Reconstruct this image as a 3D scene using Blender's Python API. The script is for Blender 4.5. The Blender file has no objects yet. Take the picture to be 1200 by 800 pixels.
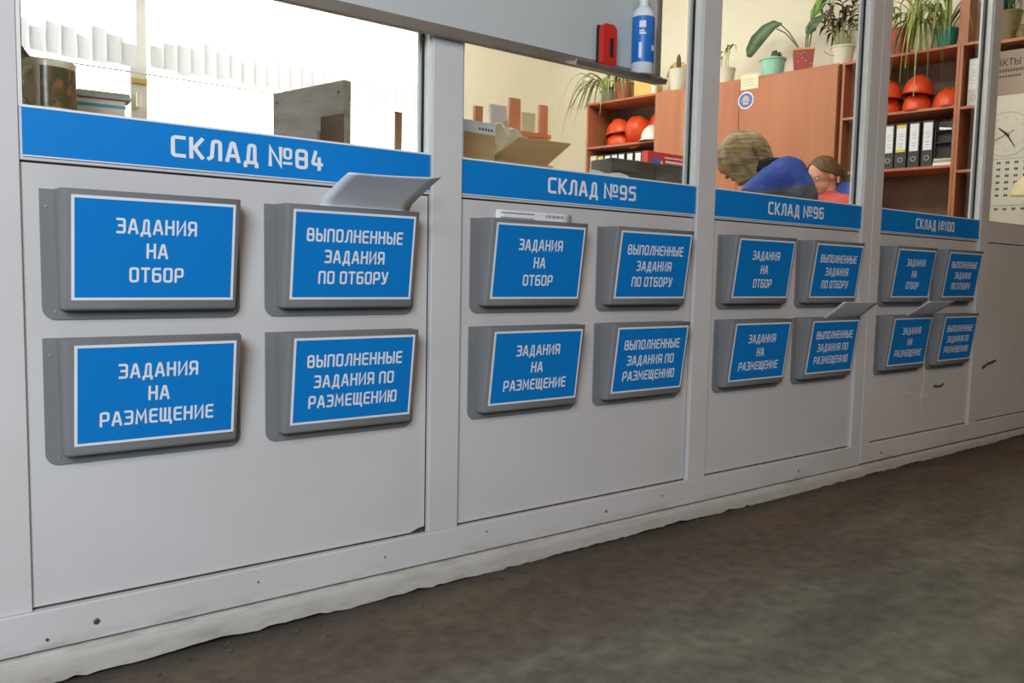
import bpy, bmesh, math, random
from mathutils import Vector, Matrix, Euler
from math import sin, cos, pi, radians as R
random.seed(7)
S = bpy.context.scene
COL = S.collection

# ------------------------------------------------------------------ camera, world, lights, exposure
cam_d = bpy.data.cameras.new('camera'); cam = bpy.data.objects.new('camera', cam_d); COL.objects.link(cam)
S.camera = cam
cam_d.sensor_width = 36.0; cam_d.lens = 964.886 / 1200 * 36.0
cam_d.clip_start = 0.05; cam_d.clip_end = 200
_rt = Vector((0.79824573, -0.60201518, 0.0195312)); _up = Vector((0.03387363, 0.07724238, 0.99643675)); _fw = Vector((0.60137869, 0.79473979, -0.08205084))
cam.matrix_world = Matrix(((_rt.x, _up.x, -_fw.x, 0), (_rt.y, _up.y, -_fw.y, -1.73385), (_rt.z, _up.z, -_fw.z, 0.785), (0, 0, 0, 1)))

W = bpy.data.worlds.new('sky'); S.world = W; W.use_nodes = True
_bg = W.node_tree.nodes['Background']
_bg.inputs['Color'].default_value = (1.0, 0.985, 0.95, 1); _bg.inputs['Strength'].default_value = 5.5

def area(name, loc, target, sx, sy, power, color):
    l = bpy.data.lights.new(name, 'AREA'); l.shape = 'RECTANGLE'; l.size = sx; l.size_y = sy; l.energy = power; l.color = color
    o = bpy.data.objects.new(name, l); COL.objects.link(o); o.location = loc
    o.rotation_euler = (Vector(target) - Vector(loc)).to_track_quat('-Z', 'Y').to_euler()
    return o
area('left_cool_light', (-1.9, -3.0, 2.4), (-1.3, 0, 0.6), 2.0, 2.0, 204, (0.80, 0.90, 1.0))  # added unseen area light giving the cool brightness on the left
area('corridor_warm_fill', (2.5, -3.4, 4.2), (2.5, -2.6, 0), 6.0, 0.6, 52, (1.0, 0.64, 0.34))  # added warm fill, an unseen area light high over the corridor
area('corridor_warm_fill', (8.0, -3.4, 4.2), (8.0, -2.6, 0), 4.0, 0.6, 20, (1.0, 0.62, 0.32))  # second added warm fill, unseen, for the far right
area('office_fill', (3.5, 3.1, 3.45), (4.1, 3.9, 0.9), 2.0, 0.6, 54, (1.0, 0.96, 0.90))  # added unseen light to brighten the back wall and its corner
area('office_fill', (3.2, 1.0, 3.45), (6.0, 1.6, 2.3), 1.6, 0.6, 50, (1.0, 0.96, 0.88))  # added unseen light aimed at the side wall and cabinets

S.view_settings.view_transform = 'Standard'; S.view_settings.look = 'None'
S.view_settings.exposure = 0.0; S.view_settings.gamma = 1.0; S.view_settings.use_curve_mapping = False
S.cycles.max_bounces = 10; S.cycles.transparent_max_bounces = 16; S.cycles.sample_clamp_indirect = 6.0

# ------------------------------------------------------------------ materials
def lin(c):
    return tuple(((v / 255) / 12.92 if v / 255 <= 0.04045 else ((v / 255 + 0.055) / 1.055) ** 2.4) for v in c)
def mat(name, rgb, rough=0.6, metal=0.0, rgb2=None, scale=8.0, stretch=(1, 1, 1), amount=1.0, bump=0.0, bscale=40.0, spec=0.5, lo=0.35, hi=0.65, detail=6):
    m = bpy.data.materials.new(name); m.use_nodes = True; nt = m.node_tree; N = nt.nodes; L = nt.links
    b = N['Principled BSDF']; b.inputs['Roughness'].default_value = rough; b.inputs['Metallic'].default_value = metal
    b.inputs['Specular IOR Level'].default_value = spec
    c1 = (*lin(rgb), 1); c2 = (*lin(rgb2), 1) if rgb2 else tuple(x * 0.93 for x in c1[:3]) + (1,)
    tc = N.new('ShaderNodeTexCoord'); mp = N.new('ShaderNodeMapping'); mp.inputs['Scale'].default_value = stretch
    no = N.new('ShaderNodeTexNoise'); no.inputs['Scale'].default_value = scale; no.inputs['Detail'].default_value = detail
    rp = N.new('ShaderNodeValToRGB'); rp.color_ramp.elements[0].position = lo; rp.color_ramp.elements[1].position = hi
    rp.color_ramp.elements[0].color = c1
    rp.color_ramp.elements[1].color = tuple(c1[i] + (c2[i] - c1[i]) * amount for i in range(3)) + (1,)
    L.new(tc.outputs['Object'], mp.inputs['Vector']); L.new(mp.outputs['Vector'], no.inputs['Vector'])
    L.new(no.outputs['Fac'], rp.inputs['Fac']); L.new(rp.outputs['Color'], b.inputs['Base Color'])
    if bump:
        n2 = N.new('ShaderNodeTexNoise'); n2.inputs['Scale'].default_value = bscale; n2.inputs['Detail'].default_value = 5
        bu = N.new('ShaderNodeBump'); bu.inputs['Strength'].default_value = bump; bu.inputs['Distance'].default_value = 0.01
        L.new(mp.outputs['Vector'], n2.inputs['Vector']); L.new(n2.outputs['Fac'], bu.inputs['Height']); L.new(bu.outputs['Normal'], b.inputs['Normal'])
    return m
M = {}
M['pvc'] = mat('white_pvc_panel', (203, 201, 201), 0.42, rgb2=(195, 192, 191), scale=2.2, spec=0.35)
M['frame'] = mat('white_pvc_frame', (206, 203, 203), 0.38, rgb2=(199, 196, 194), scale=3, spec=0.35)
M['gasket'] = mat('black_rubber', (22, 22, 24), 0.7)
M['gap'] = mat('dirty_gap', (92, 84, 76), 0.9, rgb2=(60, 54, 48), scale=14)
M['bead'] = mat('white_bead', (226, 226, 220), 0.35)
M['blue'] = mat('blue_vinyl', (0, 126, 206), 0.5, rgb2=(0, 121, 200), scale=3, spec=0.3)
M['white_print'] = mat('white_print', (232, 234, 240), 0.5, spec=0.3)
M['grey'] = mat('grey_plastic', (126, 126, 127), 0.42, rgb2=(120, 120, 121), scale=5, bump=0.04, bscale=300)
M['screw'] = mat('screw_steel', (190, 190, 190), 0.35, metal=0.6)
M['bolt'] = mat('dark_bolt', (96, 94, 90), 0.5, metal=0.5)
M['curb'] = mat('painted_concrete', (188, 185, 178), 0.75, rgb2=(172, 167, 158), scale=9, stretch=(0.7, 1, 3), lo=0.48, hi=0.8, bump=0.06, bscale=120)
M['paper'] = mat('paper', (244, 246, 252), 0.8, spec=0.2)
M['print_ink'] = mat('print_ink', (95, 95, 100), 0.8)
M['board'] = mat('whiteboard', (190, 196, 197), 0.35, rgb2=(182, 189, 190), scale=2, spec=0.4)
M['alu'] = mat('aluminium', (168, 166, 163), 0.4, metal=0.7, rgb2=(150, 146, 141), scale=5)
M['red_plastic'] = mat('red_plastic', (205, 42, 34), 0.4, rgb2=(190, 36, 30))
M['wood_light'] = mat('light_orange_wood', (236, 160, 120), 0.5, rgb2=(226, 148, 108), scale=4, stretch=(1, 2, .5))
M['felt'] = mat('black_felt', (34, 26, 26), 0.95)
M['bottle'] = mat('white_bottle', (220, 226, 230), 0.35)
M['bottle_blue'] = mat('bottle_label', (20, 112, 196), 0.4)
M['wood'] = mat('alder_veneer', (186, 122, 86), 0.5, rgb2=(172, 106, 72), scale=2.4, stretch=(6, 6, 0.35), lo=0.3, hi=0.7)
M['wood_in'] = mat('alder_edge', (188, 118, 86), 0.5, rgb2=(176, 104, 74), scale=5, stretch=(2, 0.5, 2))
M['hardboard'] = mat('hardboard_back', (128, 108, 90), 0.8, rgb2=(116, 96, 80), scale=6)
M['cream'] = mat('cream_paint', (234, 229, 208), 0.8, rgb2=(229, 223, 200), scale=1.5)
M['white_wall'] = mat('white_paint', (238, 236, 226), 0.8, rgb2=(230, 228, 218), scale=1.5)
M['desk'] = mat('desk_top', (188, 150, 112), 0.5, rgb2=(176, 138, 100), scale=3, stretch=(0.4, 4, 4))
M['metal_leg'] = mat('grey_leg', (120, 120, 122), 0.4, metal=0.6)
M['orange'] = mat('orange_helmet', (226, 82, 40), 0.35, rgb2=(214, 74, 36))
M['white_helmet'] = mat('white_helmet', (232, 230, 218), 0.35)
M['binder'] = mat('black_binder', (52, 52, 54), 0.6, rgb2=(66, 66, 66), scale=60)
M['binder_grey'] = mat('grey_binder', (206, 204, 196), 0.6)
M['yellow'] = mat('yellow_card', (226, 208, 70), 0.6)
M['card'] = mat('cardboard', (214, 178, 128), 0.85, rgb2=(204, 168, 118), scale=7, stretch=(0.4, 1, 4))
M['tape'] = mat('packing_film', (240, 235, 214), 0.25, rgb2=(222, 210, 176), scale=9, bump=0.6, bscale=14)
M['dark_eq'] = mat('dark_device', (122, 122, 114), 0.6, rgb2=(90, 90, 86), scale=9, stretch=(1, 1, 3))
M['monitor'] = mat('dusty_grey', (200, 200, 198), 0.6, rgb2=(168, 167, 164), scale=6, stretch=(1, 0.5, 4), bump=0.1)
M['recess'] = mat('brown_recess', (132, 112, 88), 0.7, rgb2=(96, 84, 68), scale=8)
M['mug'] = mat('mug_glaze', (214, 208, 184), 0.2)
M['mug_print'] = mat('mug_print', (88, 84, 56), 0.22, rgb2=(158, 104, 76), scale=75, stretch=(1, 1, .7), lo=0.48, hi=0.68)
M['toy_pink'] = mat('pale_pink_card', (232, 206, 192), 0.6)
M['toy_teal'] = mat('teal_card', (70, 170, 180), 0.6)
M['toy_roof'] = mat('grey_card', (166, 160, 146), 0.6)
M['stick'] = mat('bare_wood', (186, 152, 118), 0.7, rgb2=(170, 136, 100), scale=6, stretch=(3, 3, 0.4))
M['leaf'] = mat('spider_leaf', (122, 142, 60), 0.5, rgb2=(164, 174, 100), scale=12)
M['leaf_dark'] = mat('dark_leaf', (66, 92, 60), 0.4, rgb2=(88, 112, 76), scale=9)
M['leaf_bright'] = mat('bright_leaf', (96, 142, 50), 0.4, rgb2=(120, 160, 70), scale=9)
M['leaf_brown'] = mat('brown_leaf', (72, 62, 52), 0.6, rgb2=(96, 84, 62), scale=20)
M['stem'] = mat('pale_stem', (150, 156, 96), 0.6)
M['soil'] = mat('soil', (66, 52, 42), 0.95)
M['pot_grey'] = mat('grey_pot', (134, 132, 116), 0.5)
M['pot_brown'] = mat('brown_pot', (160, 92, 70), 0.55, rgb2=(140, 74, 56))
M['pot_white'] = mat('white_pot', (214, 210, 190), 0.4)
M['pot_mint'] = mat('mint_pot', (150, 205, 180), 0.4)
M['pot_red'] = mat('red_pot', (158, 44, 40), 0.35, rgb2=(146, 38, 36))
M['gold'] = mat('gold_rim', (206, 160, 70), 0.4)
M['pot_teal'] = mat('teal_pot', (30, 128, 118), 0.4)
M['pot_olive'] = mat('olive_pot', (120, 104, 60), 0.5)
M['note'] = mat('note_paper', (228, 222, 190), 0.8)
M['badge'] = mat('badge_blue', (84, 110, 186), 0.5)
M['arch_wood'] = mat('light_wood', (206, 168, 110), 0.55)
M['ochre'] = mat('ochre_card', (226, 192, 110), 0.7, rgb2=(216, 180, 98))
M['red_card'] = mat('red_card', (206, 62, 56), 0.6)
M['skin'] = mat('skin', (222, 172, 142), 0.55, rgb2=(212, 158, 128), scale=14)
M['hair_blond'] = mat('dark_blonde_hair', (184, 160, 112), 0.5, rgb2=(100, 83, 58), scale=7, stretch=(1.6, 1.6, 8), lo=0.34, hi=0.68, bump=0.5, bscale=9, detail=4)
M['hair_brown'] = mat('brown_hair', (112, 84, 52), 0.5, rgb2=(80, 58, 36), scale=12, stretch=(2.5, 2.5, 8), bump=0.4, bscale=14)
M['jacket'] = mat('blue_jacket', (60, 92, 182), 0.75, rgb2=(50, 80, 166), scale=7)
M['jacket_dark'] = mat('dark_jacket_trim', (34, 36, 38), 0.8)
M['jacket_grey'] = mat('grey_jacket_panel', (104, 108, 112), 0.8, rgb2=(84, 86, 90), scale=12, stretch=(1, 1, 3))
M['red_cloth'] = mat('red_shirt', (204, 92, 88), 0.8, rgb2=(192, 80, 78), scale=8)
M['trousers'] = mat('dark_trousers', (46, 48, 58), 0.85)
M['eye_white'] = mat('eye_white', (236, 232, 226), 0.3)
M['lips'] = mat('lips', (186, 100, 92), 0.5)
M['lamp_beige'] = mat('beige_enamel', (216, 206, 160), 0.4)
M['box_grey'] = mat('archive_box', (176, 158, 142), 0.8)
M['cal_white'] = mat('calendar_paper', (222, 216, 198), 0.8)
M['ink_dark'] = mat('dark_ink', (60, 58, 58), 0.7)
M['ink_red'] = mat('red_ink', (206, 70, 66), 0.7)
M['ink_faint'] = mat('faint_ink', (190, 184, 172), 0.8)
M['shell'] = mat('warehouse_wall', (150, 146, 140), 0.9, rgb2=(136, 131, 124), scale=1)
M['window_pvc'] = mat('window_frame_white', (226, 224, 214), 0.4)

def glass_mat(name, tint, refl):
    m = bpy.data.materials.new(name); m.use_nodes = True; nt = m.node_tree; N = nt.nodes; L = nt.links
    N.remove(N['Principled BSDF']); out = N['Material Output']
    tr = N.new('ShaderNodeBsdfTransparent'); tr.inputs['Color'].default_value = (*tint, 1)
    gl = N.new('ShaderNodeBsdfGlossy'); gl.inputs['Roughness'].default_value = 0.02
    fr = N.new('ShaderNodeFresnel'); fr.inputs['IOR'].default_value = 1.45
    mu = N.new('ShaderNodeMath'); mu.operation = 'MULTIPLY'; mu.inputs[1].default_value = refl
    mx = N.new('ShaderNodeMixShader')
    ge = N.new('ShaderNodeNewGeometry'); iv = N.new('ShaderNodeMath'); iv.operation = 'SUBTRACT'; iv.inputs[0].default_value = 1
    L.new(ge.outputs['Backfacing'], iv.inputs[1]); m0 = N.new('ShaderNodeMath'); m0.operation = 'MULTIPLY'   # reflect once, on entering the pane
    L.new(fr.outputs[0], m0.inputs[0]); L.new(iv.outputs[0], m0.inputs[1]); L.new(m0.outputs[0], mu.inputs[0]); L.new(mu.outputs[0], mx.inputs[0]); L.new(tr.outputs[0], mx.inputs[1]); L.new(gl.outputs[0], mx.inputs[2])
    L.new(mx.outputs[0], out.inputs['Surface'])
    return m
M['glass'] = glass_mat('pane_glass', (0.965, 0.975, 0.965), 0.8)

def blind_mat(name, k):
    m = bpy.data.materials.new(name); m.use_nodes = True; nt = m.node_tree; N = nt.nodes; L = nt.links
    N.remove(N['Principled BSDF']); out = N['Material Output']
    d = N.new('ShaderNodeBsdfDiffuse'); d.inputs['Color'].default_value = (0.8, 0.8, 0.8, 1)
    t = N.new('ShaderNodeBsdfTranslucent'); t.inputs['Color'].default_value = (0.82, 0.84, 0.88, 1)
    mx = N.new('ShaderNodeMixShader'); mx.inputs[0].default_value = k
    L.new(d.outputs[0], mx.inputs[1]); L.new(t.outputs[0], mx.inputs[2]); L.new(mx.outputs[0], out.inputs['Surface'])
    return m
M['blind'] = blind_mat('blind_fabric', .55)
M['blind_hem'] = blind_mat('blind_hem_fabric', .25)

def dirty(m, z0, z1, rgb, amount, scale=9, stretch=(1, 1, 5)):
    # smears of grime that lie along one edge of the piece
    nt = m.node_tree; N = nt.nodes; L = nt.links; b = N['Principled BSDF']; old = b.inputs['Base Color'].links[0].from_socket
    tc = N.new('ShaderNodeTexCoord'); sp = N.new('ShaderNodeSeparateXYZ'); L.new(tc.outputs['Object'], sp.inputs[0])
    r = N.new('ShaderNodeMapRange'); r.inputs['From Min'].default_value = z0; r.inputs['From Max'].default_value = z1; L.new(sp.outputs['Z'], r.inputs['Value'])
    mp = N.new('ShaderNodeMapping'); mp.inputs['Scale'].default_value = stretch; no = N.new('ShaderNodeTexNoise'); no.inputs['Scale'].default_value = scale; no.inputs['Detail'].default_value = 8; no.inputs['Roughness'].default_value = .68
    L.new(tc.outputs['Object'], mp.inputs[0]); L.new(mp.outputs[0], no.inputs['Vector'])
    rp = N.new('ShaderNodeValToRGB'); rp.color_ramp.elements[0].position = .46; rp.color_ramp.elements[1].position = .66; L.new(no.outputs['Fac'], rp.inputs['Fac'])
    mu = N.new('ShaderNodeMath'); mu.operation = 'MULTIPLY'; L.new(rp.outputs['Color'], mu.inputs[0]); L.new(r.outputs[0], mu.inputs[1])
    m2 = N.new('ShaderNodeMath'); m2.operation = 'MULTIPLY'; m2.inputs[1].default_value = amount; L.new(mu.outputs[0], m2.inputs[0])
    mx = N.new('ShaderNodeMix'); mx.data_type = 'RGBA'; mx.inputs['B'].default_value = (*lin(rgb), 1)
    L.new(m2.outputs[0], mx.inputs['Factor']); L.new(old, mx.inputs['A']); L.new(mx.outputs['Result'], b.inputs['Base Color'])
    return m
M['rail'] = dirty(mat('white_rail', (206, 203, 203), 0.4, rgb2=(199, 196, 194), scale=3, spec=0.35), .030, .0, (140, 136, 132), .55, 7, (1, 1, 6))
dirty(M['curb'], .040, .060, (120, 108, 94), .7, 8, (1, 1, 7)); dirty(M['curb'], .045, .0, (142, 126, 102), .5, 16, (1, 1, 3))

def floor_mat():
    m = bpy.data.materials.new('worn_concrete'); m.use_nodes = True; nt = m.node_tree; N = nt.nodes; L = nt.links
    b = N['Principled BSDF']; b.inputs['Roughness'].default_value = 0.72; b.inputs['Specular IOR Level'].default_value = 0.25
    tc = N.new('ShaderNodeTexCoord')
    sp = N.new('ShaderNodeSeparateXYZ'); L.new(tc.outputs['Object'], sp.inputs[0])
    n1 = N.new('ShaderNodeTexNoise'); n1.inputs['Scale'].default_value = 2.3; n1.inputs['Detail'].default_value = 8; n1.inputs['Roughness'].default_value = 0.6
    n2 = N.new('ShaderNodeTexNoise'); n2.inputs['Scale'].default_value = 22; n2.inputs['Detail'].default_value = 9; n2.inputs['Roughness'].default_value = 0.62
    mp = N.new('ShaderNodeMapping'); mp.inputs['Scale'].default_value = (0.55, 1.5, 1)
    L.new(tc.outputs['Object'], mp.inputs['Vector']); L.new(mp.outputs['Vector'], n1.inputs['Vector']); L.new(tc.outputs['Object'], n2.inputs['Vector'])
    # browner, darker band beside the partition: y from 0 to about -0.5, ragged by noise
    a = N.new('ShaderNodeMath'); a.operation = 'MULTIPLY_ADD'; a.inputs[1].default_value = 0.75
    L.new(n1.outputs['Fac'], a.inputs[0]); L.new(sp.outputs['Y'], a.inputs[2])
    r = N.new('ShaderNodeMapRange'); r.inputs['From Min'].default_value = -0.28; r.inputs['From Max'].default_value = 0.16
    L.new(a.outputs[0], r.inputs['Value'])
    cl = N.new('ShaderNodeValToRGB'); cl.color_ramp.elements[0].color = (*lin((126, 122, 106)), 1); cl.color_ramp.elements[1].color = (*lin((102, 99, 88)), 1)
    cl.color_ramp.elements[0].position = 0.4; cl.color_ramp.elements[1].position = 0.62
    L.new(n1.outputs['Fac'], cl.inputs['Fac'])
    cd = N.new('ShaderNodeValToRGB'); cd.color_ramp.elements[0].color = (*lin((84, 73, 62)), 1); cd.color_ramp.elements[1].color = (*lin((106, 92, 78)), 1)
    cd.color_ramp.elements[0].position = 0.35; cd.color_ramp.elements[1].position = 0.7
    L.new(n1.outputs['Fac'], cd.inputs['Fac'])
    mx = N.new('ShaderNodeMix'); mx.data_type = 'RGBA'
    L.new(r.outputs[0], mx.inputs['Factor']); L.new(cl.outputs[0], mx.inputs['A']); L.new(cd.outputs[0], mx.inputs['B'])
    # fine specks
    sr = N.new('ShaderNodeMapRange'); sr.inputs['From Min'].default_value = 0.3; sr.inputs['From Max'].default_value = 0.7; sr.inputs['To Min'].default_value = 0.70; sr.inputs['To Max'].default_value = 1.22
    L.new(n2.outputs['Fac'], sr.inputs['Value'])
    m2 = N.new('ShaderNodeMix'); m2.data_type = 'RGBA'; m2.blend_type = 'MULTIPLY'; m2.inputs['Factor'].default_value = 1
    L.new(mx.outputs['Result'], m2.inputs['A']); L.new(sr.outputs[0], m2.inputs['B'])
    # black grime right in the corner under the curb
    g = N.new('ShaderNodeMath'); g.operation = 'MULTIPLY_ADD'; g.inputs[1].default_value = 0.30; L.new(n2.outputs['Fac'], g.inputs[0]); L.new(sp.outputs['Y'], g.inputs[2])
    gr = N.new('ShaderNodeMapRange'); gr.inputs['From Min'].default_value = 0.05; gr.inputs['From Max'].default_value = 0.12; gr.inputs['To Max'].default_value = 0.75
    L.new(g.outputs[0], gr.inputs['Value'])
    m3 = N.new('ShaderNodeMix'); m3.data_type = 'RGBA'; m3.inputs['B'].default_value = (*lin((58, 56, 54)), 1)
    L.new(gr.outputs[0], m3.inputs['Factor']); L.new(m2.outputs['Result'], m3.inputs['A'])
    L.new(m3.outputs['Result'], b.inputs['Base Color'])
    bu = N.new('ShaderNodeBump'); bu.inputs['Strength'].default_value = 0.25; bu.inputs['Distance'].default_value = 0.01
    L.new(n2.outputs['Fac'], bu.inputs['Height']); L.new(bu.outputs['Normal'], b.inputs['Normal'])
    return m
M['floor'] = floor_mat()
M['floor_office'] = mat('office_linoleum', (150, 132, 108), 0.5)

# ------------------------------------------------------------------ mesh helpers
class MB:
    """collects shapes into one bmesh"""
    def __init__(s): s.bm = bmesh.new(); s.mi = 0
    def face(s, pts):
        vs = [s.bm.verts.new(p) for p in pts]
        f = s.bm.faces.new(vs); f.material_index = s.mi; return f
    def grid(s, rows, closed=False, cap=False):
        vr = [[s.bm.verts.new(p) for p in r] for r in rows]
        n = len(rows[0])
        for a, b in zip(vr[:-1], vr[1:]):
            for i in range(n if closed else n - 1):
                j = (i + 1) % n
                f = s.bm.faces.new((a[i], a[j], b[j], b[i])); f.material_index = s.mi
        if cap:
            for r, rev in ((vr[0], True), (vr[-1], False)):
                f = s.bm.faces.new(list(reversed(r)) if rev else r); f.material_index = s.mi
        return s
    def box(s, a, b):
        (x0, y0, z0), (x1, y1, z1) = a, b
        return s.hexa([(x0, y0, z0), (x1, y0, z0), (x1, y1, z0), (x0, y1, z0), (x0, y0, z1), (x1, y0, z1), (x1, y1, z1), (x0, y1, z1)])
    def hexa(s, p):
        v = [s.bm.verts.new(q) for q in p]
        for f in ((3, 2, 1, 0), (4, 5, 6, 7), (0, 1, 5, 4), (1, 2, 6, 5), (2, 3, 7, 6), (3, 0, 4, 7)):
            g = s.bm.faces.new([v[i] for i in f]); g.material_index = s.mi
        return s
    def prism(s, poly, axis, a, b):
        """poly: 2-D points in the other two axes (in order x,y,z), swept along axis from a to b"""
        def p3(p, t):
            q = list(p); q.insert(axis, t); return q
        return s.grid([[p3(p, a) for p in poly], [p3(p, b) for p in poly]], closed=True, cap=True)
    def lathe(s, prof, seg=28, c=(0, 0, 0), sx=1, sy=1, a0=0, a1=2 * pi):
        full = abs(a1 - a0 - 2 * pi) < 1e-6
        n = seg if full else seg + 1
        rows = [[(c[0] + sx * r * cos(a0 + (a1 - a0) * i / seg), c[1] + sy * r * sin(a0 + (a1 - a0) * i / seg), c[2] + z) for i in range(n)] for r, z in prof]
        s.grid(rows, closed=full)
        return s
    def ball(s, c, r, seg=20, rings=12, rot=None):
        rows = []
        for k in range(rings + 1):
            t = pi * k / rings; rr = max(sin(t), 1e-4)
            row = []
            for i in range(seg):
                a = 2 * pi * i / seg; v = Vector((r[0] * rr * cos(a), r[1] * rr * sin(a), -r[2] * cos(t)))
                if rot is not None: v = rot @ v
                row.append(Vector(c) + v)
            rows.append(row)
        s.grid(rows, closed=True, cap=True); return s
    def tube(s, pts, rad, seg=10, cap=True):
        pts = [Vector(p) for p in pts]; rows = []
        if not isinstance(rad, (list, tuple)): rad = [rad] * len(pts)
        n0 = None
        for i, p in enumerate(pts):
            t = (pts[min(i + 1, len(pts) - 1)] - pts[max(i - 1, 0)]).normalized()
            if n0 is None: n0 = t.orthogonal().normalized()
            n0 = (n0 - t * n0.dot(t)).normalized(); b0 = t.cross(n0)
            rows.append([p + (n0 * cos(2 * pi * k / seg) + b0 * sin(2 * pi * k / seg)) * rad[i] for k in range(seg)])
        s.grid(rows, closed=True, cap=cap); return s
    def capsule(s, p0, p1, r0, r1, seg=16):
        p0, p1 = Vector(p0), Vector(p1); d = (p1 - p0).normalized()
        pts = []; rad = []
        for k in range(6):
            a = pi / 2 * (1 - k / 5); pts.append(p0 - d * r0 * sin(a)); rad.append(max(r0 * cos(a), 1e-4))
        for k in range(6):
            a = pi / 2 * k / 5; pts.append(p1 + d * r1 * sin(a)); rad.append(max(r1 * cos(a), 1e-4))
        return s.tube(pts, rad, seg)
    def blade(s, pts, widths, side=None, fold=0.0):
        """a leaf: ribbon along pts, with a folded midrib"""
        pts = [Vector(p) for p in pts]; rows = []
        for i, p in enumerate(pts):
            t = (pts[min(i + 1, len(pts) - 1)] - pts[max(i - 1, 0)]).normalized()
            sd = side if side is not None else t.cross(Vector((0, 0, 1)))
            if sd.length < 1e-3: sd = Vector((1, 0, 0))
            sd = (sd - t * sd.dot(t)).normalized(); up = sd.cross(t).normalized()
            w = widths[i] / 2
            rows.append([p - sd * w + up * fold * w, p, p + sd * w + up * fold * w])
        s.grid(rows); return s
    def done(s, name, mats, parent=None, loc=None, rot=None, smooth=None, bevel=0.0, bseg=2, solid=0.0):
        me = bpy.data.meshes.new(name); bmesh.ops.recalc_face_normals(s.bm, faces=s.bm.faces[:]); s.bm.to_mesh(me); s.bm.free()
        for m in (mats if isinstance(mats, (list, tuple)) else [mats]): me.materials.append(M[m] if isinstance(m, str) else m)
        o = bpy.data.objects.new(name, me); COL.objects.link(o)
        if parent: o.parent = parent
        if loc is not None: o.location = loc
        if rot is not None: o.rotation_euler = rot
        if solid:
            md = o.modifiers.new('thick', 'SOLIDIFY'); md.thickness = solid; md.offset = 0
        if bevel:
            md = o.modifiers.new('bevel', 'BEVEL'); md.width = bevel; md.segments = bseg; md.limit_method = 'ANGLE'; md.angle_limit = R(40)
        if smooth is not None:
            me.polygons.foreach_set('use_smooth', [True] * len(me.polygons))
            me.set_sharp_from_angle(angle=R(smooth))
        return o

def tag(o, label, cat, group=None, kind=None):
    o['label'] = label; o['category'] = cat
    if group: o['group'] = group
    if kind: o['kind'] = kind
    return o
def struct(o): o['kind'] = 'structure'; return o
def empty(name, loc=(0, 0, 0), rz=0.0, rot=None):
    o = bpy.data.objects.new(name, None); COL.objects.link(o); o.location = loc
    o.rotation_euler = rot if rot else (0, 0, rz); o.empty_display_size = 0.05
    return o
def thing(name, label, cat, loc=(0, 0, 0), rz=0.0, group=None, rot=None):
    return tag(empty(name, loc, rz, rot), label, cat, group)
def dup(root, loc=None, rz=None, label=None, rot=None):
    r = root.copy(); COL.objects.link(r)
    if loc is not None: r.location = loc
    if rz is not None: r.rotation_euler = (0, 0, rz)
    if rot is not None: r.rotation_euler = rot
    if label: r['label'] = label
    for ch in list(root.children):
        c = ch.copy(); COL.objects.link(c); c.parent = r
        for g in list(ch.children):
            d = g.copy(); COL.objects.link(d); d.parent = c
    return r

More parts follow.
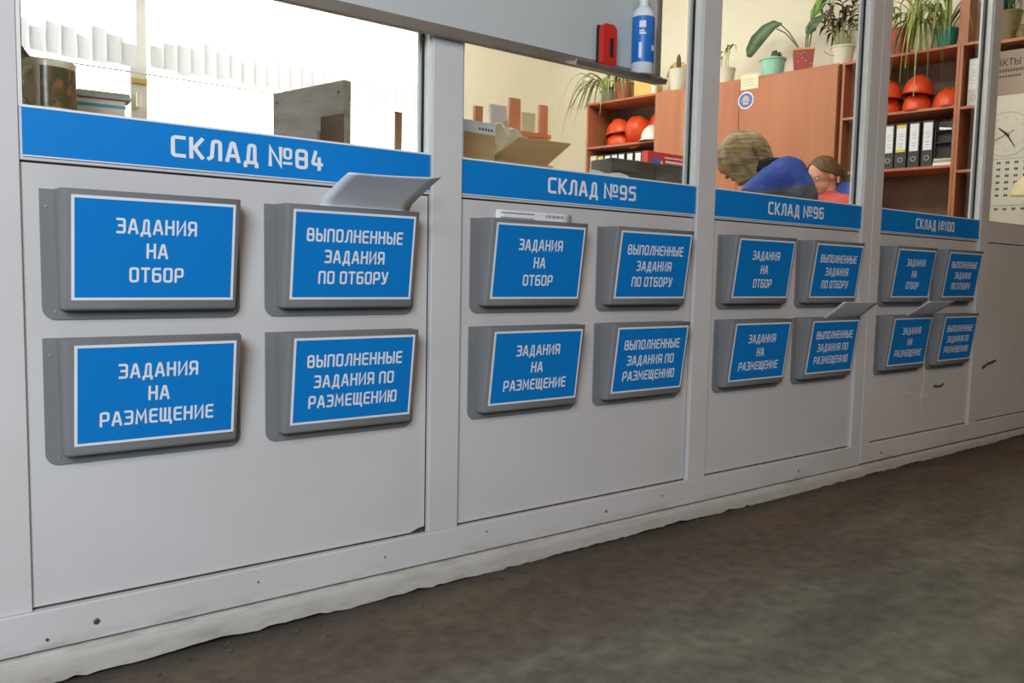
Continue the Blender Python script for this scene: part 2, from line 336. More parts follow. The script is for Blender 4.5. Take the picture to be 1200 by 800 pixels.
# ------------------------------------------------------------------ lettering: squared sans drawn as strokes
G = {
 'С': (1, [[(1, 1), (0, 1), (0, 0), (1, 0)]]), 'К': (1, [[(0, 0), (0, 1)], [(1, 1), (.3, .52), (1, 0)], [(0, .52), (.3, .52)]]),
 'Л': (1.05, [[(1, 0), (1, 1), (.36, 1), (.24, .08), (0, 0)]]), 'А': (1.08, [[(0, 0), (.4, 1), (.6, 1), (1, 0)], [(.15, .28), (.85, .28)]]),
 'Д': (1.1, [[(.22, 0), (.36, 1), (.84, 1), (.84, 0)], [(0, -.2), (0, 0), (1, 0), (1, -.2)]]),
 '№': (1.85, [[(0, 0), (0, 1), (.5, 0), (.5, 1)], [(.85, 1), (.69, 1), (.69, .46), (1, .46), (1, 1), (.85, 1)], [(.70, .16), (.99, .16)]]),
 '8': (1, [[(0, .52), (0, 1), (1, 1), (1, .52), (0, .52)], [(0, .52), (0, 0), (1, 0), (1, .52)]]), '4': (1, [[(.35, 1), (0, .28), (1, .28)], [(.76, .62), (.76, 0)]]),
 '9': (1, [[(1, .45), (0, .45), (0, 1), (1, 1), (1, 0), (.1, 0)]]), '5': (1, [[(1, 1), (0, 1), (0, .56), (1, .56), (1, 0), (0, 0)]]),
 '6': (1, [[(.95, 1), (0, 1), (0, 0), (1, 0), (1, .56), (0, .56)]]), '1': (.62, [[(0, .84), (.6, 1), (.6, 0)]]),
 '0': (1, [[(.5, 1), (0, 1), (0, 0), (1, 0), (1, 1), (.5, 1)]]), 'З': (.95, [[(0, 1), (1, 1), (1, 0), (0, 0)], [(.25, .52), (1, .52)]]),
 'Н': (1, [[(0, 0), (0, 1)], [(1, 0), (1, 1)], [(0, .52), (1, .52)]]), 'И': (1.05, [[(0, 1), (0, 0), (1, 1), (1, 0)]]),
 'Я': (1, [[(1, 0), (1, 1), (0, 1), (0, .42), (1, .42)], [(.42, .42), (0, 0)]]), 'О': (1, [[(.5, 1), (0, 1), (0, 0), (1, 0), (1, 1), (.5, 1)]]),
 'Т': (.95, [[(0, 1), (1, 1)], [(.5, 1), (.5, 0)]]), 'Б': (1, [[(.92, 1), (0, 1), (0, 0), (1, 0), (1, .56), (0, .56)]]),
 'Р': (1, [[(0, 0), (0, 1), (1, 1), (1, .4), (0, .4)]]), 'В': (1, [[(0, .52), (0, 1), (.94, 1), (.94, .52), (0, .52)], [(0, .52), (0, 0), (1, 0), (1, .52)]]),
 'Ы': (1.3, [[(0, 1), (0, 0), (.62, 0), (.62, .56), (0, .56)], [(1, 0), (1, 1)]]), 'П': (1, [[(0, 0), (0, 1), (1, 1), (1, 0)]]),
 'Е': (.92, [[(1, 1), (0, 1), (0, 0), (1, 0)], [(0, .52), (.92, .52)]]), 'Щ': (1.32, [[(0, 1), (0, 0), (.88, 0)], [(.44, 1), (.44, 0)], [(.88, 1), (.88, 0), (1.04, 0), (1.04, -.22)]]),
 'Ю': (1.35, [[(0, 0), (0, 1)], [(0, .52), (.38, .52)], [(.7, 1), (.38, 1), (.38, 0), (1, 0), (1, 1), (.7, 1)]]),
 'У': (1, [[(0, 1), (.5, .26)], [(1, 1), (.58, .12), (.44, 0), (.1, 0)]]), 'М': (1.25, [[(0, 0), (.08, 1), (.5, .3), (.92, 1), (1, 0)]]),
}
GW, GT, GAP = 0.60, 0.155, 0.125
def rounded(pl, r):
    out = [pl[0]]
    for a, b, c in zip(pl[:-2], pl[1:-1], pl[2:]):
        a, b, c = Vector(a), Vector(b), Vector(c); u = a - b; v = c - b
        k = min(r, u.length * .45, v.length * .45)
        p, q = b + u.normalized() * k, b + v.normalized() * k
        if u.normalized().dot(v.normalized()) > 0.35: out.append(b); continue   # keep acute joints sharp
        for t in (0, .33, .67, 1): out.append(p * (1 - t) ** 2 + b * 2 * t * (1 - t) + q * t * t)
    out.append(pl[-1]); return [Vector(p) for p in out]
def text_width(t, cap, gap=GAP):
    return sum((G[c][0] * GW + gap if c != ' ' else .32) for c in t) * cap - gap * cap
def text_into(mb, t, cap, x, z, put, gap=GAP, th=GT, axis=1, sgn=-1):
    """draws text with baseline z, start x; put(x, z) -> 3-D point"""
    for c in t:
        if c == ' ': x += .32 * cap; continue
        w, strokes = G[c]; ww = w * GW
        for si, pl in enumerate(strokes):
            pts = [((th / 2 + p[0] * (ww - th)), (th / 2 + p[1] * (1 - th))) for p in pl]
            closed = pl[0] == pl[-1]
            pts = rounded(pts, .13) if len(pts) > 2 else [Vector(p) for p in pts]
            if not closed:
                pts[0] = pts[0] + (pts[0] - pts[1]).normalized() * th / 2; pts[-1] = pts[-1] + (pts[-1] - pts[-2]).normalized() * th / 2
            L = []; Rr = []; th_ = th * (.78 if c == '№' and si else 1)
            for i, p in enumerate(pts):
                a = (p - pts[i - 1]) if i else None; b = (pts[i + 1] - p) if i < len(pts) - 1 else None
                if closed and i == 0: a = p - pts[-2]
                if closed and i == len(pts) - 1: b = pts[1] - p
                da = a.normalized() if a is not None else b.normalized(); db = b.normalized() if b is not None else da
                n = Vector((-(da + db).y, (da + db).x))
                if n.length < 1e-4: n = Vector((-da.y, da.x))
                n.normalize(); k = 1 / max(.45, n.dot(Vector((-da.y, da.x))))
                L.append(p + n * k * th_ / 2); Rr.append(p - n * k * th_ / 2)
            def f(q, u=0, e=(si % 3) * .00016):       # crossing strokes of one letter lie a hair apart
                v = list(put(x + q.x * cap, z + q.y * cap)); v[axis] += sgn * (e + u * .00012); return v
            nn = len(L); mb.grid([[f(q, k / nn) for k, q in enumerate(L)], [f(q, k / nn) for k, q in enumerate(Rr)]])
        x += (ww + gap) * cap
    return mb

# ================================================================== SETTING: corridor shell
mb = MB()
rows = []
for i in range(49):
    x = -8 + i * 0.5
    rows.append([(x, y, (min(max(x, 0), 6) - 1.5) * 0.008) for y in (-6, -4, -2, -1, -.5, -.2, 0.03)])
mb.grid(rows); struct(mb.done('floor', 'floor'))
struct(MB().box((-8, -6.1, -.1), (16, -6, 4.5)).done('wall_corridor', 'shell'))
struct(MB().box((-8.1, -6, -.1), (-8, 5.2, 4.5)).done('wall_left', 'shell'))
struct(MB().box((16, -6, -.1), (16.1, .1, 4.5)).done('wall_right', 'shell'))
struct(MB().box((-8, -6, 4.5), (16, .1, 4.6)).done('ceiling_corridor', 'shell'))

# office shell
AZ = R(9.3); P0 = Vector((5.8, 1.28)); NV = Vector((cos(AZ), sin(AZ))); DV = Vector((-sin(AZ), cos(AZ)))
def cab(off, u, z=0.0): p = P0 + NV * off + DV * u; return Vector((p.x, p.y, z))
FZ = 0.25           # office floor level
BY = 5.05           # window wall
struct(MB().box((-8, .1, FZ - .05), (9, BY, FZ)).done('floor_office', 'floor_office'))
struct(MB().box((-8, .1, 3.6), (9, BY + .3, 3.7)).done('ceiling_office', 'white_wall'))
c0, c1, c2, c3 = cab(.40, -1.45), cab(.40, 4.3), cab(.55, 4.3), cab(.55, -1.45)
struct(MB().prism([(c0.x, c0.y), (c1.x, c1.y), (c2.x, c2.y), (c3.x, c3.y)], 2, FZ, 3.6).done('wall_side', 'cream'))
WX0, WX1, WZ0, WZ1 = -2.6, 4.16, 1.15, 3.3
mb = MB()
for a, b in (((-8, FZ), (WX0, 3.6)), ((WX1, FZ), (6.2, 3.6)), ((WX0, FZ), (WX1, WZ0)), ((WX0, WZ1), (WX1, 3.6))):
    mb.box((a[0], BY, a[1]), (b[0], BY + .25, b[1]))
struct(mb.done('wall_back', 'cream'))
struct(MB().box((-8, .05, FZ), (-7.9, BY, 3.6)).done('wall_office_left', 'cream'))
# back window: frame with mullions and a transom, panes, handle
wf = empty('window_6', ((WX0 + WX1) / 2, BY + .1, WZ0)); struct(wf)
mb = MB(); ox, oy, oz = wf.location
def wbox(mb, x0, x1, z0, z1, y0=-.035, y1=.035): mb.box((x0 - ox, y0, z0 - oz), (x1 - ox, y1, z1 - oz))
wbox(mb, WX0, WX1, WZ0, WZ0 + .07); wbox(mb, WX0, WX1, WZ1 - .07, WZ1)
mull = [WX0 + .035, 0.0, 1.57, 2.95, WX1 - .035]
for i, x in enumerate(mull):
    w = .06 if i == 2 else .035
    wbox(mb, x - w, x + w, WZ0 + .07, WZ1 - .07)
mb.done('window_frame', 'window_pvc', wf, bevel=.006)
mb = MB(); wbox(mb, 1.51, 1.63, 2.17, 2.21, -.05, -.036); mb.done('latch_plate', 'ochre', wf, bevel=.004)
mb = MB(); wbox(mb, 1.545, 1.575, 1.99, 2.10, -.075, -.036); mb.done('window_handle', 'white_helmet', wf, bevel=.008)
for a, b in zip(mull[:-1], mull[1:]):
    mb = MB(); wbox(mb, a + .03, b - .03, WZ0 + .07, WZ1 - .07, -.004, .004); mb.done('pane', 'glass', wf)
# vertical blinds hanging before the window
bl = thing('vertical_blind', 'white vertical fabric blind hanging half down before the bright back window', 'blind', (WX0, BY - .10, 3.30))
mb = MB(); mb.box((0, -.03, -.02), (WX1 - WX0, .03, .03)); mb.done('head_rail', 'window_pvc', bl, bevel=.004)
x = .05
while x < WX1 - WX0 - .06:
    z1 = -1.03 - random.uniform(0, .03); hh_ = random.uniform(.16, .26); a = R(16 + random.uniform(-4, 4))
    dx, dy = .056 * cos(a), .056 * sin(a)
    if abs(x + WX0 - 1.57) < .06: x += .098; continue      # one slat is missing in front of the mullion
    sl_ = MB().grid([[(x - dx, -dy, z1), (x + dx, dy, z1)], [(x - dx, -dy, -.02), (x + dx, dy, -.02)]]).done('slat', 'blind', bl)
    MB().grid([[(x - dx, -dy - .003, z1), (x + dx, dy - .003, z1)], [(x - dx, -dy - .003, z1 + hh_), (x + dx, dy - .003, z1 + hh_)]]).done('weighted_hem', 'blind_hem', sl_)
    x += .098
mb = MB(); mb.tube([(0.06, .0, -1.085), (WX1 - WX0 - .08, 0, -1.085)], .006); mb.done('bottom_chain', 'white_helmet', bl)

# ================================================================== SETTING: the glazed partition
POST = [(-.10, .194), (1.0525, 1.139), (2.016, 2.101), (2.966, 3.099), (3.948, 4.027)]
END = 5.35
PANEL = [(POST[i][1], POST[i + 1][0]) for i in range(4)] + [(4.027, END - .09)]
FY = -.012                      # face of posts and rails
Z_RAIL0, Z_RAIL1 = .060, .136   # bottom rail
Z_MID0, Z_MID1 = .972, 1.066    # rail behind the blue signs
Z_TOP = 2.62
for i, (a, b) in enumerate(POST + [(END - .09, END)]):
    mb = MB()
    if i == 3:
        mb.box((a, FY, Z_RAIL1), (3.033, .044, Z_TOP)); mb.box((3.036, FY, Z_RAIL1 - .055), (b, .044, Z_TOP)); mb.box((3.033, FY + .004, Z_RAIL1), (3.036, .044, Z_TOP))
    else: mb.box((a, FY if i else -.006, Z_RAIL1), (b, .044, Z_TOP))
    struct(mb.done(f'trim_{i+1}', 'frame', bevel=.0015, bseg=1))
# bottom rail with bolt heads
br = struct(empty('trim_7', (0, 0, Z_RAIL0)))
mb = MB(); mb.box((-.10, FY - .002, 0), (3.0335, .05, Z_RAIL1 - Z_RAIL0)); mb.box((3.0355, FY - .002, 0.003), (END, .05, Z_RAIL1 - Z_RAIL0)); mb.done('rail', 'rail', br, bevel=.0015, bseg=1)
for x, z, r in ((.300, .035, .006), (.215, .020, .003), (.09, .26, .0035), (1.66, .035, .004), (.62, .045, .002), (.93, .04, .002), (1.9, .045, .0022), (2.62, .03, .004), (3.19, .032, .004), (1.23, .05, .0018)):
    zz = z if z < .1 else z
    MB().lathe([(r, 0), (r, .0015), (r * .7, .003), (0.0001, .003)], 14).done('bolt', 'bolt', br, loc=(x, FY - .002 if z < .1 else FY, zz), rot=(pi / 2, 0, 0))
# middle rail and upper wall
struct(MB().box((.194, -.003, Z_MID0), (END, .06, Z_MID1)).done('trim_8', 'frame', bevel=.001, bseg=1))
struct(MB().box((-.10, -.01, Z_TOP), (END, .06, 4.5)).done('wall_front', 'pvc'))
struct(MB().box((-8, -.01, 0), (-.10, .1, 4.5)).done('wall_front_left', 'pvc'))
struct(MB().box((END, -.01, 0), (16, .1, 4.5)).done('wall_front_right', 'pvc'))
struct(MB().box((-.10, .055, 1.045), (END, .24, 1.068)).done('trim_9', 'frame', bevel=.003))
# lower infill panels, each with the dark joints round it
for i, (a, b) in enumerate(PANEL):
    z0, z1 = Z_RAIL1 + .006, Z_MID0 - .004
    root = struct(empty('wall_panel', ((a + b) / 2, 0, z0)))
    h = (b - a) / 2
    mb = MB()
    if i == 0:      # the lower corner beside the post has broken away
        mb.prism([(-h, 0), (h - .045, 0), (h - .022, .008), (h - .005, .010), (h - .005, z1 - z0), (-h, z1 - z0)], 1, 0, .03)
    else: mb.box((-h, 0, 0), (h - .005, .03, z1 - z0))
    mb.done('panel_sheet', 'pvc', root)
    mb = MB(); mb.box((-h, .004, -.012), (h, .028, 0)); mb.box((-h, .006, z1 - z0), (h, .028, z1 - z0 + .01)); mb.done('joint', 'gap', root)
    mb = MB(); mb.box((h - .005, .003, -.003), (h, .028, z1 - z0)); mb.done('gasket', 'gasket', root)
    if i in (3, 4):
        def crack(pts, w):
            m = MB(); P = [Vector(p) for p in pts]
            for p, q in zip(P[:-1], P[1:]):
                d = (q - p).normalized(); n = Vector((-d.y, d.x)) * w / 2
                m.face([(p.x - n.x, -.0012, p.y - n.y), (q.x - n.x * .6, -.0012, q.y - n.y * .6), (q.x + n.x * .6, -.0012, q.y + n.y * .6), (p.x + n.x, -.0012, p.y + n.y)])
            return m
        if i == 3:
            o = crack([(.02, .42), (.0, .30), (.015, .22), (-.01, .14), (.03, .06)], .005); o.done('crack', 'bead', root, solid=.001)
            o = crack([(-.30, .17), (-.12, .175), (-.01, .145), (.08, .165), (.26, .12)], .004); o.done('crack', 'bead', root, solid=.001)
            o = crack([(.10, .19), (.16, .185), (.19, .195)], .012); o.done('scuff', 'gap', root, solid=.001)
            o = crack([(.27, .36), (.36, .385), (.40, .40)], .012); o.done('scuff', 'gap', root, solid=.001)
        else:
            o = crack([(-.56, .245), (-.51, .262), (-.47, .266), (-.42, .275)], .016); o.done('scuff', 'gap', root, solid=.001)
# glazing: bead, gasket, pane, inner bead for each bay
for i, (a, b) in enumerate(PANEL):
    root = struct(empty(f'window_{i+1}', ((a + b) / 2, .03, Z_MID1))); h = (b - a) / 2; H = Z_TOP - Z_MID1
    def ring(mb, w, y0, y1, w0=0.0):
        mb.box((-h + w0, y0, w0), (-h + w, y1, H - w0)); mb.box((h - w, y0, w0), (h - w0, y1, H - w0))
        mb.box((-h + w, y0, w0), (h - w, y1, w0 + .004)); mb.box((-h + w, y0, H - w), (h - w, y1, H - w0)); return mb
    ring(MB(), .007, -.034, -.012).done('glazing_bead', 'bead', root)
    ring(MB(), .011, -.012, -.005).done('gasket', 'gasket', root)
    MB().box((-h + .004, -.004, .001), (h - .004, .003, H - .004)).done('pane', 'glass', root)
    ring(MB(), .012, .004, .013).done('inner_bead', 'bead', root)

# painted concrete curb with a ragged lower edge
rnd = random.Random(3)
xs = [-.10 + k * .02 for k in range(int((END + .1) / .02) + 1)]
lo = []; v = 0
for x in xs:
    v = v * .9 + rnd.uniform(-.0028, .0028)
    lo.append((min(max(x, 0), 6) - 1.5) * .008 + max(-.004, v + .002 + (.003 if rnd.random() < .1 else 0)))
mb = MB()
rows = [[(x, .04, Z_RAIL0 - .006) for x in xs], [(x, -.016, Z_RAIL0 - .0055) for x in xs], [(x, -.020, Z_RAIL0 - .0085) for x in xs],
        [(x, -.0205, .5 * (Z_RAIL0 + l)) for x, l in zip(xs, lo)], [(x, -.021, l) for x, l in zip(xs, lo)], [(x, .005, l + .004) for x, l in zip(xs, lo)]]
mb.grid(rows); struct(mb.done('baseboard_front', 'curb', smooth=60))
struct(MB().box((-.10, .006, -.05), (END, .05, Z_RAIL0 - .001)).done('baseboard_front_core', 'soil'))
# crumbs of plaster and dirt along the foot
mb = MB()
for k in range(150):
    x = rnd.uniform(.2, 4.6); y = -.03 - abs(rnd.gauss(0, .05)); r = rnd.uniform(.001, .004)
    z = (min(max(x, 0), 6) - 1.5) * .008
    mb.ball((x, y, z + r * .5), (r * rnd.uniform(.8, 1.6), r, r * .7), 6, 4)
tag(mb.done('crumbs', 'gap'), 'dark crumbs of dirt scattered along the foot of the white curb', 'dirt', kind='stuff')

# ================================================================== SIGNS
SX = [(.199, 1.050), (1.141, 2.015), (2.102, 2.964), (3.100, 3.946)]
SC = [.6135, 1.5845, 2.5485, 3.543]
ST = ['СКЛАД №84', 'СКЛАД №95', 'СКЛАД №96', 'СКЛАД №100']
sl = ['first and largest in view', 'second along the wall', 'third along the wall', 'last along the wall']
for i in range(4):
    a, b = SX[i]; cx = (a + b) / 2; zb = .981
    root = thing('warehouse_sign', f'long blue sign strip lettered {ST[i]} on the white partition', 'sign', (cx, -.0032, zb), group='blue warehouse signs under the windows')
    hw = (b - a) / 2; hh = 1.0655 - zb
    mb = MB(); r = .006
    poly = [(-hw, 0), (hw, 0), (hw, hh), (-hw, hh)]
    mb.prism(poly, 1, -.0025, 0); mb.done('sign_board', 'blue', root)
    mb = MB(); mb.box((-hw, -.0029, hh), (hw, 0, hh + .0022)); mb.box((-hw, -.0029, -.0022), (hw, 0, 0)); mb.done('white_edge', 'white_print', root)
    cap = .0425; w = text_width(ST[i], cap, .135); tgt = [.321, .333, .329, .332][i]
    k = tgt / w
    mb = MB(); text_into(mb, ST[i], cap, 0, 0, lambda x, z: (SC[i] - cx + (x * k - tgt / 2), -.0031, .0215 + z), .135, .165); mb.done('lettering', 'white_print', root)

# ================================================================== DOCUMENT HOLDERS
TXT = {'1a': ['ЗАДАНИЯ', 'НА', 'ОТБОР'], '1b': ['ВЫПОЛНЕННЫЕ', 'ЗАДАНИЯ', 'ПО ОТБОРУ'],
       '2a': ['ЗАДАНИЯ', 'НА', 'РАЗМЕЩЕНИЕ'], '2b': ['ВЫПОЛНЕННЫЕ', 'ЗАДАНИЯ ПО', 'РАЗМЕЩЕНИЮ']}
def front_y(z): return -.0575 + (.011 - z) * (.0285 / .217)      # slope of the front, z measured from the label's top
def make_holder(kind):
    """local origin: label's upper left corner line, on the panel"""
    root = empty('document_holder')
    mb = MB(); x0, x1, z0, z1 = -.044, .322, -.230, .011; r = .024
    poly = [(x0, z1), (x0, z0 + r)] + [(x0 + r - r * cos(t), z0 + r - r * sin(t)) for t in [pi / 2 * k / 6 for k in range(1, 7)]] + \
           [(x1 - r + r * sin(t), z0 + r - r * cos(t)) for t in [pi / 2 * k / 6 for k in range(0, 7)]] + [(x1, z1)]
    mb.prism(poly, 1, -.0025, -.0002); mb.done('back_plate', 'grey', root, bevel=.0008, bseg=1)
    # open-topped wedge: outer and inner skins
    def ring(z, ins, yfo):
        t = (.011 - z) / .217
        xl, xr = -.021 + ins + .004 * t, .310 - ins - .004 * t
        xlf, xrf = -.0125 + ins + .001 * t, .3065 - ins - .003 * t
        yf = yfo
        return [(xl, -.002, z), (xlf - .004, yf + .009, z), (xlf, yf + .002, z), (xlf + .004, yf, z), (xrf - .004, yf, z), (xrf, yf + .002, z), (xrf + .003, yf + .009, z), (xr, -.002, z)]
    mb = MB(); n = 8
    zs = [.011 - .217 * k / (n - 1) for k in range(n)]
    outer = [ring(z, 0, front_y(z)) for z in zs]
    # rounded lower lip
    lip = []
    for k in range(1, 5):
        a = pi / 2 * k / 4; z = zs[-1] - .006 * sin(a); lip.append(ring(z, .006 * (1 - cos(a)), front_y(zs[-1]) + .008 * (1 - cos(a))))
    inner = [ring(z, .003, front_y(z) + .003) for z in zs]
    mb.grid(outer + lip)
    last = lip[-1]; mb.face([last[0], *last[1:]])
    mb.grid([outer[0], inner[0]]); mb.grid(inner); mb.face(list(inner[-1]))
    pk = mb.done('pocket', 'grey', root, smooth=35)
    # printed label on the sloping front
    def P(x, zz, d): return (x, front_y(-zz) - d, -zz)
    LH = .1924
    mb = MB(); a = [P(0, 0, .0008), P(.297, 0, .0008), P(.297, LH, .0008), P(0, LH, .0008)]; b = [P(0, 0, 0), P(.297, 0, 0), P(.297, LH, 0), P(0, LH, 0)]
    mb.hexa([b[3], b[2], b[1], b[0], a[3], a[2], a[1], a[0]]); lab = mb.done('label', 'white_print', root)
    e = .0052
    mb = MB(); mb.face([P(e, e, .0011), P(.297 - e, e, .0011), P(.297 - e, LH - e, .0011), P(e, LH - e, .0011)]); mb.done('blue_field', 'blue', lab)
    mb = MB(); cap = .0287
    for li, t in enumerate(TXT[kind]):
        w = text_width(t, cap); bz = .0665 + li * .0458
        text_into(mb, t, cap, .1485 - w / 2, 0, lambda x, z: P(x, bz - z, .0014))
    mb.done('lettering', 'white_print', lab)
    for x, z in ((-.033, -.021), (-.022, -.215), (.310, -.216)):
        MB().lathe([(.0022, 0), (.0018, .001), (.0001, .0013)], 10).done('screw', 'screw', root, loc=(x, -.0025, z), rot=(pi / 2, 0, 0))
    return root
HX = {'1': [.267, .686, 1.2158, 1.6494, 2.177, 2.6075, 3.1649, 3.5824], '2': [.2661, .6866, 1.2149, 1.6479, 2.1751, 2.6062, 3.1627, 3.5775]}
HZ = {'1': .9124, '2': .638}
NM = {'1a': 'ЗАДАНИЯ НА ОТБОР', '1b': 'ВЫПОЛНЕННЫЕ ЗАДАНИЯ ПО ОТБОРУ', '2a': 'ЗАДАНИЯ НА РАЗМЕЩЕНИЕ', '2b': 'ВЫПОЛНЕННЫЕ ЗАДАНИЯ ПО РАЗМЕЩЕНИЮ'}
for kind in ('1a', '1b', '2a', '2b'):
    proto = make_holder(kind)
    for k in range(4):
        o = proto if k == 0 else dup(proto)
        o.location = (HX[kind[0]][2 * k + (kind[1] == 'b')], 0, HZ[kind[0]])
        row = 'upper' if kind[0] == '1' else 'lower'
        tag(o, f'grey {row} wall document holder lettered {NM[kind]} under the {ST[k]} sign', 'document holder', 'grey document holders with blue labels')

# sheets of paper sticking out of holders
def sheet(name, label, x0, x1, prof, cat='paper', skew=0.0, curl=0.0, group='loose paper sheets in the holders'):
    P = [Vector((p[0], p[1])) for p in prof]
    def cr(t):
        n = len(P) - 1; f = min(t * n, n - 1e-6); i = int(f); f -= i
        a, b, c, d = P[max(i - 1, 0)], P[i], P[i + 1], P[min(i + 2, n)]
        return 0.5 * (2 * b + (c - a) * f + (2 * a - 5 * b + 4 * c - d) * f * f + (3 * b - a - 3 * c + d) * f ** 3)
    mb = MB(); rows = []
    for k in range(25):
        q = cr(k / 24); row = []
        for j in range(9):
            s = j / 8; up = max(0, (k - 16) / 8)
            row.append((x0 + (x1 - x0) * s + skew * up, q.x - curl * up * up * s * s, q.y + curl * .6 * up * up * s * s))
        rows.append(row)
    mb.grid(rows)
    return tag(mb.done(name, 'paper', smooth=80, solid=.0004), label, cat, group)
sheet('paper_sheet', 'white sheet flopping out of the upper holder next to the first post', .752, .972, [(-.014, .75), (-.022, .86), (-.040, .915), (-.048, .932), (-.088, .962), (-.135, .989)], skew=.022, curl=.012)
sheet('paper_sheet', 'white sheet leaning out of the lower ВЫПОЛНЕННЫЕ holder under СКЛАД №96', 2.683, 2.926, [(-.014, .49), (-.026, .60), (-.041, .640), (-.047, .651), (-.085, .680), (-.119, .708)])
sheet('paper_sheet', 'white sheet leaning out of the lower ЗАДАНИЯ holder under СКЛАД №100', 3.267, 3.490, [(-.014, .49), (-.026, .60), (-.041, .640), (-.047, .651), (-.090, .680), (-.131, .708)])
ps = sheet('paper_form', 'printed form with barcode peeping from upper holder under СКЛАД №95', 1.236, 1.490, [(-.010, .76), (-.013, .82), (-.016, .88), (-.019, .915), (-.021, .935), (-.023, .947)])
mb = MB()
for k in range(22):
    x = 1.40 + k * .0028
    if k % 5 != 2: mb.face([(x, -.0232, .935), (x + .0014, -.0232, .935), (x + .0014, -.0234, .942), (x, -.0234, .942)])
for z in (.928, .940): mb.face([(1.25, -.0234, z), (1.36, -.0234, z), (1.36, -.0236, z + .0015), (1.25, -.0236, z + .0015)])
mb.done('print', 'print_ink', ps)

# ================================================================== WHITEBOARD, ERASER, BOTTLE
wb = thing('whiteboard', 'grey-white marker board hung across the windows above the signs', 'whiteboard', (1.08, -.0135, 1.342))
h = .73; H = 1.0
MB().box((-h + .012, -.014, .012), (h - .012, 0, H - .012)).done('board_face', 'board', wb)
mb = MB(); mb.box((-h, -.019, 0), (h, .0, .026)); mb.box((-h, -.019, H - .02), (h, 0, H)); mb.box((-h, -.019, .026), (-h + .018, 0, H - .02)); mb.box((h - .018, -.019, .026), (h, 0, H - .02))
mb.done('board_frame', 'alu', wb, bevel=.002)
mb = MB(); mb.prism([(-.019, -.001), (-.054, -.009), (-.060, .003), (-.057, .006), (-.050, .001), (-.019, .007)], 0, .372, .716)
mb.done('pen_tray', 'alu', wb)
er = thing('board_eraser', 'red board eraser standing on the tray of the whiteboard', 'eraser', (1.580, -.034, 1.3500))
mb = MB(); c = .008
mb.prism([(-.027 + c, 0), (.027 - c, 0), (.027, c), (.027, .110 - c), (.027 - c, .110), (.014, .113), (-.014, .113), (-.027 + c, .110), (-.027, .110 - c), (-.027, c)], 1, -.026, -.008); mb.done('eraser_body', 'red_plastic', er, bevel=.003)
MB().box((-.028, -.008, .001), (.028, 0, .110)).done('felt_pad', 'felt', er, bevel=.002)
mb = MB(); mb.box((.000, -.0272, .025), (.012, -.0262, .075)); mb.done('grip_slot', 'felt', er)
bo = thing('spray_bottle', 'white bottle with blue label standing on the whiteboard tray', 'bottle', (1.704, -.0605, 1.3465))
MB().lathe([(.0001, 0), (.028, 0), (.031, .004), (.031, .158), (.028, .170), (.018, .182), (.013, .187), (.013, .196), (.0001, .196)], 32).done('bottle_body', 'bottle', bo, smooth=40)
MB().lathe([(.0314, .030), (.0316, .031), (.0316, .153), (.0314, .154)], 40, a0=R(150), a1=R(400)).done('bottle_label', 'bottle_blue', bo, smooth=40)
for z0, z1, a0, a1 in ((.122, .140, 205, 238), (.104, .109, 205, 240), (.111, .115, 205, 232), (.040, .082, 205, 220), (.062, .076, 275, 315)):
    MB().lathe([(.0318, z0), (.0318, z1)], 10, a0=R(a0), a1=R(a1)).done('label_mark', 'white_print', bo)
MB().lathe([(.0001, .196), (.014, .196), (.014, .222), (.010, .226), (.005, .228), (.005, .245), (.012, .247), (.012, .257), (.0001, .258)], 24).done('spray_cap', 'white_helmet', bo, smooth=40)

# ================================================================== DESK AND THE THINGS BY THE GLASS
DZ = 1.00
dk = thing('counter_desk', 'long office counter desk running behind the glass partition', 'desk', (1.5, .75, FZ))
MB().box((-1.35, -.48, DZ - FZ - .03), (1.25, .62, DZ - FZ)).done('desk_top', 'desk', dk, bevel=.003)
for x in (-1.3, 1.2):
    MB().box((x - .02, -.45, 0), (x + .02, .58, DZ - FZ - .031)).done('leg_panel', 'desk', dk)
# mug on the sill
mg = thing('mug', 'large mug with dark floral print at left end of sill', 'mug', (.262, .118, 1.0685), rz=R(0))
MB().lathe([(.0001, 0), (.042, 0), (.0455, .005), (.047, .012), (.046, .09), (.0475, .104), (.0465, .1055), (.0445, .104), (.043, .012), (.0001, .008)], 40).done('cup', 'mug', mg, smooth=40)
MB().lathe([(.0473, .016), (.0466, .055), (.0464, .092)], 40, a0=R(-118), a1=R(105)).done('print_wrap', 'mug_print', mg, smooth=60)
mb = MB(); mb.tube([(-.046 - .028 * sin(pi * t), 0, .022 + .066 * t) for t in [k / 12 for k in range(13)]], .0055, 8)
mb.done('handle', 'mug', mg, rot=(0, 0, R(40)), smooth=60)
mb = MB(); mb.prism([(-.1, 0), (.19, 0), (.19, .06), (.033, .262), (-.1, .262)], 1, 0, .03)
tag(mb.done('paper_tray', 'recess', loc=(.20, .34, DZ)), 'dark grey sloping stand behind the printed mug', 'stand')
# little card house
hs = thing('card_house', 'small pink and teal card house behind the mug', 'box', (.385, .285, DZ), rz=R(-6))
mb = MB(); mb.box((-.06, -.025, 0), (.045, .025, .145)); mb.done('house_wall', 'toy_pink', hs)
mb = MB(); mb.box((-.061, -.0265, .128), (.046, -.025, .134)); mb.box((-.061, -.0265, .103), (.046, -.025, .105)); mb.done('stripe', 'toy_teal', hs)
mb = MB(); mb.prism([(-.033, .149), (0, .166), (.033, .149), (.033, .146), (-.033, .146)], 0, -.062, .056); mb.done('roof', 'toy_roof', hs)
